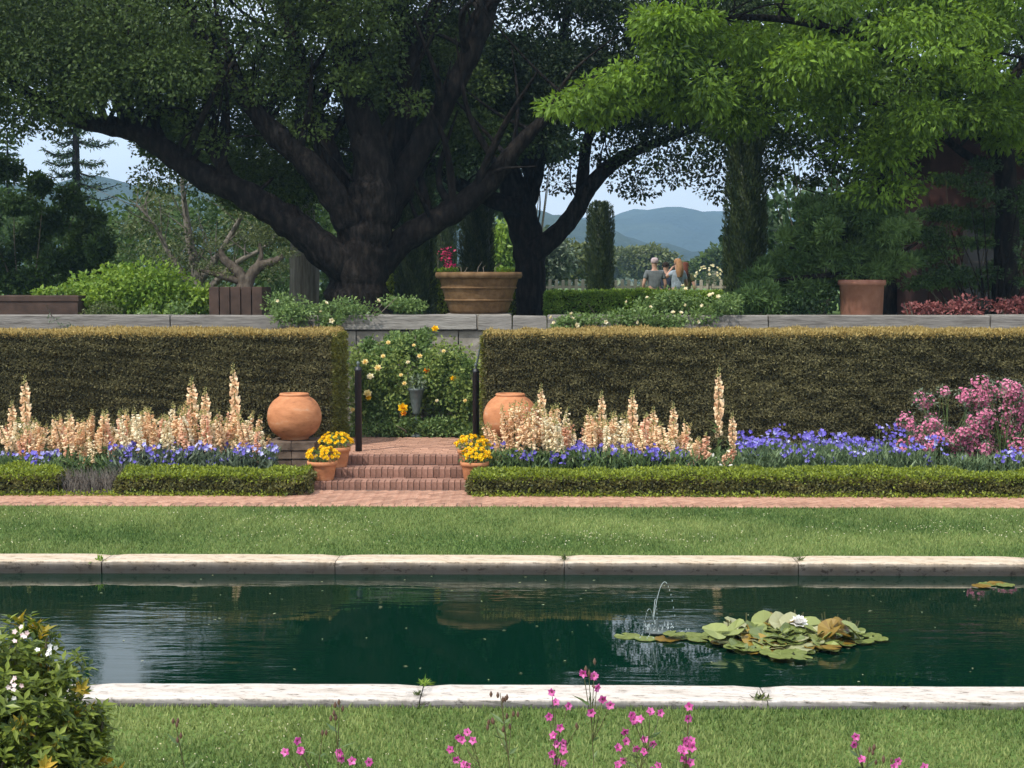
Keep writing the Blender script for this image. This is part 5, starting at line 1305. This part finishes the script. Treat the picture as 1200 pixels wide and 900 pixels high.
# ------------------------------------------------------------------ pond plants and fountain
def pad_mesh(tilt, r, cup):
    n = 16; a = np.linspace(R(14), R(346), n)
    ph_ = rng.uniform(0, 6.28, 2)
    V = [(0, 0, 0)] + [(math.cos(q) * r * (1 + 0.05 * math.sin(5 * q + ph_[0])), math.sin(q) * r * (1 + 0.04 * math.sin(3 * q)), cup * r * (0.45 + 0.55 * math.sin(2 * q + ph_[1])) + 0.03 * r * math.sin(7 * q)) for q in a]
    V2 = [(x, y, z - 0.004) for x, y, z in V]
    F = [(0, i, i + 1) for i in range(1, n)] + [(n + 1 + 0, n + 1 + i + 1, n + 1 + i) for i in range(1, n)] + [(i, n + 1 + i, n + 2 + i, i + 1) for i in range(1, n)]
    return np.array(V + V2), F


lily = thing('water_lily', 'big clump of water lily pads with a white bloom floating in the pond', 'water lily', floor_at(925, 748, WATER_Z))
lo = WLOC[lily.name]
pads = {}
for key, m_ in (('g', 'pad'), ('p', 'pad_pale'), ('b', 'pad_brown')):
    for c_ in (0.0, 0.12, 0.3, 0.02, 0.2, 0.42):
        V, F = pad_mesh(0, 0.088, c_); mbx = MB(); mbx.add(V, F, 0, np.clip(rng.random(len(F)) * 0.3 + rng.uniform(0.1, 0.7), 0, 1)); pads[(key, c_)] = mbx.mesh('leaf', M[m_], np.zeros(3))


def pad(root, px, py, z, s_, key, cup, rot):
    p = floor_at(px, py, z); o = bpy.data.objects.new('leaf', pads[(key, cup)]); C.objects.link(o); o.parent = root
    o.location = p - WLOC[root.name]; o.rotation_euler = rot; o.scale = (s_, s_, s_); return o


k = 0
for (px, py) in [(735, 745), (757, 748), (782, 748), (800, 746), (820, 748), (812, 744), (845, 752), (1022, 744), (1030, 748), (1010, 750), (990, 752), (880, 760), (905, 764), (930, 764), (955, 757), (915, 768), (860, 757), (790, 742), (975, 758), (838, 742), (940, 770)]:
    pad(lily, px, py, WATER_Z + 0.006 + 0.0025 * k, rng.uniform(0.85, 1.2), ('g', 'g', 'b', 'g')[k % 4], 0.0, (rng.normal(0, 0.01), rng.normal(0, 0.01), rng.uniform(0, 6.28))); k += 1
for i in range(130):
    px = rng.normal(918, 48); py = rng.normal(747, 7.5)
    if not (832 < px < 1005 and 730 < py < 766): px, py = rng.uniform(850, 985), rng.uniform(736, 760)
    lift = max(0, 1 - ((px - 920) / 85) ** 2) * max(0, (762 - py) / 26)
    z = WATER_Z + 0.02 + lift * rng.uniform(0.01, 0.10)
    tl = 0.10 + lift * 0.6
    pad(lily, px, py, z, rng.uniform(0.8, 1.25), rng.choice(['g', 'g', 'g', 'p', 'b', 'g']), float(rng.choice([0.0, 0.12, 0.3, 0.02, 0.2, 0.42])), (rng.normal(0.12, tl * 0.6), rng.normal(0, tl * 0.6), rng.uniform(0, 6.28)))
for (px, py, rx, ry, key) in ((895, 734, 0.7, -0.3, 'g'), (915, 735, 0.6, 0.4, 'p'), (905, 732, 0.4, 0.2, 'b'), (928, 736, 0.55, 0.5, 'p'), (950, 737, 0.4, 0.2, 'g'), (985, 741, 0.5, 0.5, 'b'), (998, 742, 0.4, 0.6, 'g'), (972, 742, 0.5, -0.6, 'b'), (838, 744, 0.35, 0.2, 'g'), (860, 742, 0.4, -0.4, 'g')):
    pad(lily, px, py - 4, WATER_Z + 0.12, 1.15, key, 0.3, (rx, ry, rng.uniform(-0.5, 0.5)))
mb = MB()
for i in range(40):
    px, py = rng.uniform(850, 1000), rng.uniform(740, 756); p = floor_at(px, py, WATER_Z - 0.05); mb.tube([p, p + (rng.normal(0, 0.03), rng.normal(0, 0.03), 0.18)], 0.005, 4, cap=False)
tag(mb.build('stalks', M['stem_red'], lily), kind='stuff')
mb = MB(); fp = floor_at(936, 732, WATER_Z + 0.13)
for q in range(1): blossom(mb, fp, 0.07, (0, -0.3, 1), rings=((8, 1.0, 0.5), (8, 0.8, 1.2), (6, 0.4, 1.8)))
mb.build('bloom', M['white'], lily)
l2 = thing('water_lily', 'few small lily pads floating alone near the far right of the pond', 'water lily', floor_at(1165, 684, WATER_Z))
for i, (px, py) in enumerate(((1158, 684), (1168, 683), (1178, 685), (1150, 686))): pad(l2, px, py, WATER_Z + 0.008 + 0.003 * i, 1.0, 'gbgb'[i], 0.0, (0, 0, rng.uniform(0, 6)))

f = floor_at(770, 742, WATER_Z)
fo_ = thing('fountain_jet', 'small low fountain spraying thin water arcs left of the lily pads', 'fountain', f)
mb = MB(); mb.lathe([(0.07, WATER_Z - 0.1), (0.08, WATER_Z + 0.005), (0.10, WATER_Z + 0.012), (0.10, WATER_Z + 0.022), (0.0, WATER_Z + 0.027)], (f[0], f[1], 0), 20); mb.build('float', M['metal'], fo_)
MB().tube([(f[0], f[1], WATER_Z + 0.05), (f[0], f[1], WATER_Z + 0.11)], (0.015, 0.01), 8).build('nozzle', M['metal'], fo_)
for (dx, dy, hgt, sp_) in ((0.19, -0.02, 0.36, 1.0), (-0.10, -0.16, 0.15, 0.8), (0.05, 0.2, 0.2, 0.8)):
    tt = np.linspace(0, 1, 19); P = np.stack([f[0] - 0.03 + dx * tt, f[1] + dy * tt, WATER_Z + 0.11 + hgt * 4 * tt * (1 - tt) - 0.11 * tt], 1)
    mb = MB(); mb.tube(P[:11], np.linspace(0.0034, 0.0026, 11) * sp_, 5)
    for q in P[11:]: mb.tube([q, q - (0, 0, 0.014)], (0.0034 * sp_, 0.0016), 4)
    for q in range(8):
        s_ = np.array((f[0] + dx, f[1] + dy, WATER_Z + 0.004)) + rng.normal(0, 0.05, 3) * (1, 1, 0); mb.tube([s_, s_ + (0, 0, 0.013)], (0.005, 0.002), 4)
    mb.build('water_jet', M['water_jet'], fo_)
ring = MB()
for q in range(26):
    a = rng.uniform(0, 6.28); d_ = rng.uniform(0.06, 0.14); p = np.array((f[0] + math.cos(a) * d_, f[1] + math.sin(a) * d_, WATER_Z + 0.045)); ring.tube([p, p + rng.normal(0, 0.008, 3) + (0, 0, rng.uniform(0.008, 0.03))], (0.006, 0.002), 4)
tag(ring.build('splash', M['water_jet'], fo_), kind='stuff')


mb = MB(); n = 90
P = np.stack([rng.uniform(-5, 5, n), rng.uniform(NEAR1 + 0.05, FAR0 - 0.05, n), np.full(n, WATER_Z + 0.004)], 1)
mb.leaves(P, unit(n) * (1, 1, 0.03), np.tile((0, 0, 1.0), (n, 1)) + unit(n) * 0.1, rng.uniform(0.015, 0.045, n), 0.015, 0, None, 0.1); tag(mb.build('floating_leaf_litter', M['pad_pale']), kind='stuff')

# ------------------------------------------------------------------ weeds on the coping joints
def weed(px, Y, s_, lab, mat):
    b = np.array((X(px, Y), Y, COP_Z - 0.01)); t_ = thing('weed', lab, 'weed', b, 'weeds in the joints of the pond edge')
    mb = MB(); n = 26
    mb.leaves(np.tile(b, (n, 1)) + rng.normal(0, 0.02 * s_, (n, 3)) * (1, 1, 0), unit(n) * 0.8 + np.array((0, 0, 0.5)), unit(n) + np.array((0, 0, 0.6)), rng.uniform(0.04, 0.10, n) * s_, 0.018 * s_); mb.build('leaves', mat, t_)


weed(497, 10.12, 0.8, 'small green weed in the joint of the near pond edge, left of centre', M['lime_leaf']); weed(489, 9.85, 0.6, 'tiny brown weed in the near pond edge joint, towards the lawn', M['olive_leaf'])
weed(896, 9.78, 0.9, 'grassy tuft in the joint of the near pond edge, right side', M['olive_leaf']); weed(110, 14.65, 0.9, 'green weed in the far pond edge joint at left', M['lime_leaf'])
weed(662, 14.75, 0.8, 'brown tuft in the far pond edge joint at the centre', M['olive_leaf']); weed(941, 14.75, 0.7, 'thin weed in the far pond edge joint at right', M['olive_leaf'])

# ------------------------------------------------------------------ foreground bed, bush and campions
mb = MB(); mb.box((0, 4.4, 0.3), (60, 2.8, 0.6)); tag(mb.build('foreground_bed', M['soil']), kind='structure')
D = 6.9
bush = thing('flowering_bush', 'glossy bush with white blossoms and golden young leaves at the lower left corner', 'bush', (X(-20, D), D, 0))
bl = [E(-5, 800, D, 0.36, 0.34, 0.26), E(60, 840, D, 0.26, 0.28, 0.22), E(20, 760, D + 0.1, 0.2, 0.25, 0.16), E(30, 900, D - 0.2, 0.42, 0.35, 0.3), E(80, 880, D - 0.1, 0.18, 0.22, 0.2), E(-60, 840, D, 0.4, 0.4, 0.4), E(75, 800, D, 0.16, 0.18, 0.14), E(0, 1000, D, 0.5, 0.4, 0.35), E(100, 850, D, 0.13, 0.2, 0.14), E(60, 900, D - 0.15, 0.3, 0.3, 0.3), E(95, 910, D, 0.16, 0.2, 0.2), E(30, 830, D - 0.15, 0.25, 0.25, 0.2)]
mb = MB(); b = WLOC[bush.name]
for c_, r_ in bl:
    for q in range(3):
        e = np.array(c_) + unit(1)[0] * np.array(r_) * 0.7; sp = smooth_path([(*(b + rng.normal(0, 0.05, 3) * (1, 1, 0)), 0.02), (*((b + e) / 2 + rng.normal(0, 0.05, 3)), 0.014), (*e, 0.006)], 4); mb.tube(sp[:, :3], sp[:, 3], 6, cap=False)
mb.build('stem', M['twig'], bush)
mb = MB(); my = MB(); fl = MB()
for c_, r_ in bl:
    for q in range(int(120 * (r_[0] * r_[1] * r_[2]) ** 0.66 / 0.085)):
        u = unit(1)[0]; p = np.array(c_) + u * np.array(r_) * rng.uniform(0.5, 1.02) ; ax_ = u * 0.8 + (0, 0, 0.7) + rng.normal(0, 0.25, 3); ax_ /= np.linalg.norm(ax_)
        n = 9; ref = np.cross(ax_, (0.3, 0.5, 0.8)); ref /= np.linalg.norm(ref); v = np.cross(ax_, ref)
        a = np.arange(n) * 2.4 + rng.uniform(0, 6); o_ = np.outer(np.cos(a), ref) + np.outer(np.sin(a), v)
        young = rng.random() < 0.09
        dst = my if young else mb
        lift = 0.9 if young else 0.35
        dst.leaves(np.tile(p, (n, 1)) - ax_ * np.arange(n)[:, None] * 0.006, o_ + ax_ * lift, np.tile(ax_, (n, 1)) - o_ * 0.3, rng.uniform(0.045, 0.075, n), 0.024, 0, None, 0.15)
mb.build('foliage', M['rhodo'], bush); my.build('young_leaves', M['rhodo_new'], bush)
for (px, py, m_) in ((22, 742, 'blush'), (57, 760, 'white'), (18, 806, 'blush'), (12, 822, 'white')):
    mbf = MB()
    for q in range(6):
        blossom(mbf, spot(px, py, D - 0.28) + rng.normal(0, 0.015, 3), 0.012, unit(1)[0] * 0.6 + (0, -0.8, 0.3), rings=((5, 1.0, 0.4),))
    mbf.build('blossom', M[m_], bush, origin=spot(px, py, D - 0.28))
# another piece of the same planting past the corner
camps = [(('slim campion with a brown seed head, left of centre', 0), [(398, 822, 'c'), (392, 838, 'c'), (398, 882, 'f'), (412, 892, 'f')], 405),
         (('campion with pink blooms low at the left', 0), [(348, 868, 'f'), (352, 880, 'f'), (378, 858, 'c')], 365),
         (('campion with a cluster of four pink blooms in a slanting row', 0), [(548, 858, 'f'), (538, 864, 'f'), (528, 878, 'f'), (535, 890, 'f'), (548, 897, 'f')], 545),
         (('dark stemmed campion with brown seed heads beside the blooms', 0), [(588, 818, 'c'), (578, 845, 'c'), (590, 850, 'c'), (600, 838, 'c'), (586, 812, 'c')], 612),
         (('campion with many pink blooms along one stem at the centre', 0), [(647, 811, 'f'), (651, 823, 'f'), (643, 840, 'f'), (656, 853, 'f'), (661, 871, 'f'), (653, 872, 'f'), (678, 850, 'c'), (652, 892, 'f')], 668),
         (('tallest campion, its pink tip reaching over the pond edge', 0), [(684, 789, 'f'), (696, 792, 'f'), (699, 806, 'f'), (706, 819, 'f'), (715, 826, 'f'), (690, 784, 'c')], 708),
         (('campion with a bright pair of pink blooms right of the tallest', 0), [(740, 838, 'f'), (750, 843, 'f'), (762, 834, 'f'), (732, 857, 'f'), (724, 876, 'f')], 742),
         (('low campion with pink blooms below the bright pair', 0), [(745, 877, 'f'), (755, 866, 'f'), (755, 881, 'f'), (731, 891, 'f'), (772, 897, 'f')], 752),
         (('campion with pink blooms stacked up its right hand stem', 0), [(808, 828, 'f'), (806, 842, 'f'), (803, 868, 'f'), (799, 878, 'f'), (802, 890, 'f'), (810, 868, 'f')], 800),
         (('leaning campion with reddish stem at the lower right', 0), [(1003, 863, 'f'), (1018, 877, 'c'), (1010, 890, 'f'), (1035, 893, 'c'), (1052, 892, 'f')], 1030),
         (('small campion bloom at the lower right corner of the lawn', 0), [(1083, 899, 'f'), (1076, 905, 'f')], 1080),
         (('short green campion stem in bud at the lower left', 0), [(205, 845, 'c'), (208, 862, 'c')], 207)]
for ci, ((lab, _), fls, xb) in enumerate(camps):
    D = 5.0 + 0.12 * ((ci * 7) % 5 - 2)
    base = np.array((X(xb, D), D, 0.6)); t_ = thing('campion', lab, 'flower', base, 'pink campions in the foreground')
    st_ = MB(); fp = sorted(fls, key=lambda q: q[1]); topp = spot(fp[0][0], fp[0][1], D)
    mid = (base + topp) / 2 + np.array((rng.normal(0, 0.035), 0, 0.0)); sp = smooth_path([(*base, 0.0017), (*mid, 0.0014), (*topp, 0.0007)], 8); st_.tube(sp[:, :3], sp[:, 3], 5)
    lv = MB(); n = 14; ii = rng.integers(2, len(sp) - 2, n); lv.leaves(sp[ii, :3], unit(n) * (1, 1, 0.3) + np.array((0, 0, 0.5)), unit(n) + np.array((0, 0, 0.8)), rng.uniform(0.03, 0.07, n), 0.013)
    fls = fls + [(px + rng.normal(0, 7), py + abs(rng.normal(5, 6)), 'f') for (px, py, ty) in fls if ty == 'f' and py > 815 for _ in range(1) if rng.random() < 0.75]
    for (px, py, ty) in fls:
        p = spot(px, py, D + rng.normal(0, 0.025)); i = int(np.argmin(np.linalg.norm(sp[:, :3] - (p - (0, 0, 0.03)), axis=1))); i = max(0, i - 2)
        if np.linalg.norm(sp[i, :3] - p) > 0.01:
            q = (sp[i, :3] + p) / 2 + (0, 0, -0.006); st_.tube([sp[i, :3], q, p], (0.0016, 0.0014, 0.0011), 4, cap=False)
        ax_ = np.array((rng.normal(0, 0.5), -0.8, rng.normal(0.2, 0.3))); ax_ /= np.linalg.norm(ax_)
        if ty == 'f':
            mbf = MB(); blossom(mbf, p, 0.0145, ax_, rings=((5, 1.0, 0.25), (5, 0.8, 0.7)))
            ca = MB(); ca.tube([p - ax_ * 0.018, p - ax_ * 0.008, p + ax_ * 0.002], (0.002, 0.0052, 0.0035), 6)
            fo2 = mbf.build('bloom', M['magenta'], t_, origin=p); ca.build('calyx', M['calyx'], fo2)
        else:
            ca = MB(); k_ = rng.integers(2, 5)
            for q in range(k_):
                d = p + rng.normal(0, 0.011, 3); ca.tube([d - (0, 0, 0.013), d - (0, 0, 0.004), d + (0, 0, 0.007)], (0.002, 0.0062, 0.0015), 6)
            tag(ca.build('seed_head', M['calyx'], t_, origin=p), kind='stuff')
    st_.build('stem', M['stem_red'], t_); lv.build('leaves', M['foxglove_leaf'], t_)


# ------------------------------------------------------------------ people
def skin_mesh(name, V, Ed, Rr, mat, parent, root=0):
    me = bpy.data.meshes.new(name); me.from_pydata([tuple(v) for v in V], Ed, []); me.materials.append(mat)
    o = bpy.data.objects.new(name, me); C.objects.link(o); o.parent = parent; WLOC[o.name] = WLOC[parent.name]
    o.modifiers.new('skin', 'SKIN'); sk = me.skin_vertices[0].data
    for i, r_ in enumerate(Rr):
        sk[i].radius = r_ if isinstance(r_, tuple) else (r_, r_); sk[i].use_root = (i == root)
    m_ = o.modifiers.new('subdivision', 'SUBSURF'); m_.levels = 1; m_.render_levels = 2
    for p in me.polygons: p.use_smooth = True
    return o


def person(px, ytop, D, rotz, label, shirt, trousers, hair, long_hair, female, arm_up=False, cap=False):
    zt = Z(ytop, D); h = zt - TERR; s_ = h / 1.75
    root = thing('person', label, 'person', (X(px, D), D, TERR))
    sh = 0.165 if female else 0.195
    V = [(0, 0, 0.95), (0, 0, 1.12), (0, 0.01, 1.32), (0, 0, 1.44), (0, 0.005, 1.51), (0, 0.02, 1.575), (0, 0.01, 1.665)]
    Rr = [(0.15, 0.11), (0.13, 0.10) if female else (0.15, 0.11), (0.16, 0.11), 0.066, 0.064, (0.078, 0.088), (0.086, 0.098)]
    Ed = [(0, 1), (1, 2), (2, 3), (3, 4), (4, 5), (5, 6)]
    for sd in (-1, 1):
        b = len(V)
        up = arm_up and sd < 0
        el = (sd * (sh + 0.09), -0.02, 1.10) if not up else (sd * (sh + 0.13), 0.1, 1.28)
        wr = (sd * (sh + 0.07), 0.10, 0.88) if not up else (sd * (sh - 0.02), 0.16, 1.45)
        hd = (sd * (sh + 0.06), 0.13, 0.81) if not up else (sd * 0.09, 0.14, 1.53)
        V += [(sd * sh, 0, 1.40), el, wr, hd]; Rr += [0.062, 0.043, 0.030, (0.036, 0.022)]
        Ed += [(2, b), (b, b + 1), (b + 1, b + 2), (b + 2, b + 3)]
        hd_ = np.array(hd); dr = hd_ - np.array(wr); dr = dr / np.linalg.norm(dr)
        for q in range(4):
            V.append(tuple(hd_ + dr * (0.075 - 0.008 * abs(q - 1.3)) + np.array((0, (q - 1.5) * 0.02, 0)))); Rr.append(0.009); Ed.append((b + 3, len(V) - 1))
        V.append(tuple(hd_ + dr * 0.02 + np.array((-sd * 0.02, 0.045, 0)))); Rr.append(0.010); Ed.append((b + 3, len(V) - 1))
        b = len(V)
        V += [(sd * 0.09, 0, 0.88), (sd * 0.10, 0.01 + 0.05 * sd, 0.50), (sd * 0.10, -0.03 + 0.05 * sd, 0.09), (sd * 0.115, 0.11 + 0.05 * sd, 0.035)]
        Rr += [0.088, 0.060, 0.042, (0.042, 0.03)]; Ed += [(0, b), (b, b + 1), (b + 1, b + 2), (b + 2, b + 3)]
    V = np.array(V) * s_; Rr = [tuple(x * s_ for x in r_) if isinstance(r_, tuple) else r_ * s_ for r_ in Rr]
    skin_mesh('body', V, Ed, Rr, M['skin'], root)
    # shirt and trousers follow the same joints a little outside the skin
    Vs = [(0, 0, 0.93), (0, 0, 1.12), (0, 0.01, 1.32), (0, 0, 1.43)]; Rs = [(0.185, 0.135), (0.165, 0.125), (0.185, 0.13), 0.085]; Es = [(0, 1), (1, 2), (2, 3)]
    for sd in (-1, 1):
        b = len(Vs); up = arm_up and sd < 0
        e_ = np.array((sd * (sh + 0.09), -0.02, 1.10)) if not up else np.array((sd * (sh + 0.13), 0.1, 1.28)); s0 = np.array((sd * sh, 0, 1.40))
        Vs += [tuple(s0), tuple(s0 + (e_ - s0) * 0.62)]; Rs += [0.082, 0.068]; Es += [(2, b), (b, b + 1)]
    skin_mesh('shirt', np.array(Vs) * s_, Es, [tuple(x * s_ for x in r_) if isinstance(r_, tuple) else r_ * s_ for r_ in Rs], shirt, root)
    Vt = [(0, 0, 0.95)]; Rt = [(0.172, 0.128)]; Et = []
    for sd in (-1, 1):
        b = len(Vt); Vt += [(sd * 0.09, 0, 0.86), (sd * 0.10, 0.01 + 0.05 * sd, 0.52), (sd * 0.10, -0.02 + 0.05 * sd, 0.2)]; Rt += [0.108, 0.085, 0.075]; Et += [(0, b), (b, b + 1), (b + 1, b + 2)]
    skin_mesh('trousers', np.array(Vt) * s_, Et, [tuple(x * s_ for x in r_) if isinstance(r_, tuple) else r_ * s_ for r_ in Rt], trousers, root)
    o0 = WLOC[root.name]
    hm = MB(); zc = 1.655
    hm.lathe([(0.088, zc - 0.01), (0.098, zc + 0.03), (0.092, zc + 0.075), (0.06, zc + 0.112), (0.0, zc + 0.122)], (0, 0, 0), 16)
    if long_hair:
        P = np.array([(0, -0.075, zc + 0.05), (0, -0.115, zc - 0.08), (0, -0.125, zc - 0.22), (0, -0.12, zc - 0.36)]); hm.tube(P, (0.075, 0.098, 0.105, 0.06), 10, rough=0.08)
    V_ = np.concatenate(hm.V) * s_ + o0; hm.V = [V_]; hm.build('cap' if cap else 'hair', hair, root)
    fm = MB()
    for (x, y, z, r_, m_) in ((-0.082, 0.0, 1.645, 0.02, 0), (0.082, 0.0, 1.645, 0.02, 0), (0, 0.115, 1.63, 0.016, 0), (-0.03, 0.103, 1.665, 0.009, 1), (0.03, 0.103, 1.665, 0.009, 1), (0, 0.1, 1.585, 0.014, 2)):
        fm.lathe([(0.0, -r_), (r_ * 0.7, -r_ * 0.6), (r_, 0), (r_ * 0.7, r_ * 0.7), (0.0, r_)], (x, y, z), 8, m_)
    V_ = np.concatenate(fm.V) * s_ + o0; fm.V = [V_]; fm.build('face', [M['skin'], plain('eye', (0.03, 0.02, 0.02)), plain('lips', (0.4, 0.16, 0.14))], root)
    root.rotation_euler = (0, 0, rotz)


pl = lambda n, c_: plain(n, c_, 0.85, 0.15, 0.2, 14)
person(767, 303, 40.0, R(8), 'man in a grey shirt with a pale cap seen from behind beyond the hedge', pl('grey_shirt', (0.16, 0.18, 0.19)), pl('grey_shorts', (0.17, 0.17, 0.18)), pl('pale_cap', (0.50, 0.40, 0.42)), False, False, arm_up=False, cap=True)
person(780, 308, 41.2, R(-15), 'person in navy clothes half hidden right of the man in grey', pl('navy_shirt', (0.035, 0.045, 0.07)), pl('navy_trousers', (0.03, 0.035, 0.05)), pl('black_hair', (0.03, 0.022, 0.018)), False, False)
person(794, 304, 40.2, R(20), 'woman with fair hair in a light blue patterned top', pl('pale_blue_top', (0.36, 0.43, 0.50)), pl('blue_jeans', (0.10, 0.14, 0.22)), pl('fair_hair', (0.36, 0.20, 0.10)), True, True, arm_up=True)
person(803, 308, 40.9, R(-10), 'woman with long reddish brown hair in an olive top', pl('olive_top', (0.10, 0.11, 0.05)), pl('dark_jeans', (0.05, 0.06, 0.08)), pl('auburn_hair', (0.13, 0.045, 0.028)), True, True)

# ------------------------------------------------------------------ haze in the air
hz = bpy.data.materials.new('haze_air'); hz.use_nodes = True; hn = hz.node_tree; hn.nodes.clear()
ho = hn.nodes.new('ShaderNodeOutputMaterial'); hv = hn.nodes.new('ShaderNodeVolumePrincipled')
hv.inputs['Color'].default_value = (0.40, 0.67, 1.0, 1); hv.inputs['Density'].default_value = 0.00050; hv.inputs['Anisotropy'].default_value = 0.1
hn.links.new(hv.outputs['Volume'], ho.inputs['Volume'])
mb = MB(); mb.box((0, 1000, 118), (3600, 2300, 240)); tag(mb.build('haze', hz), kind='stuff')
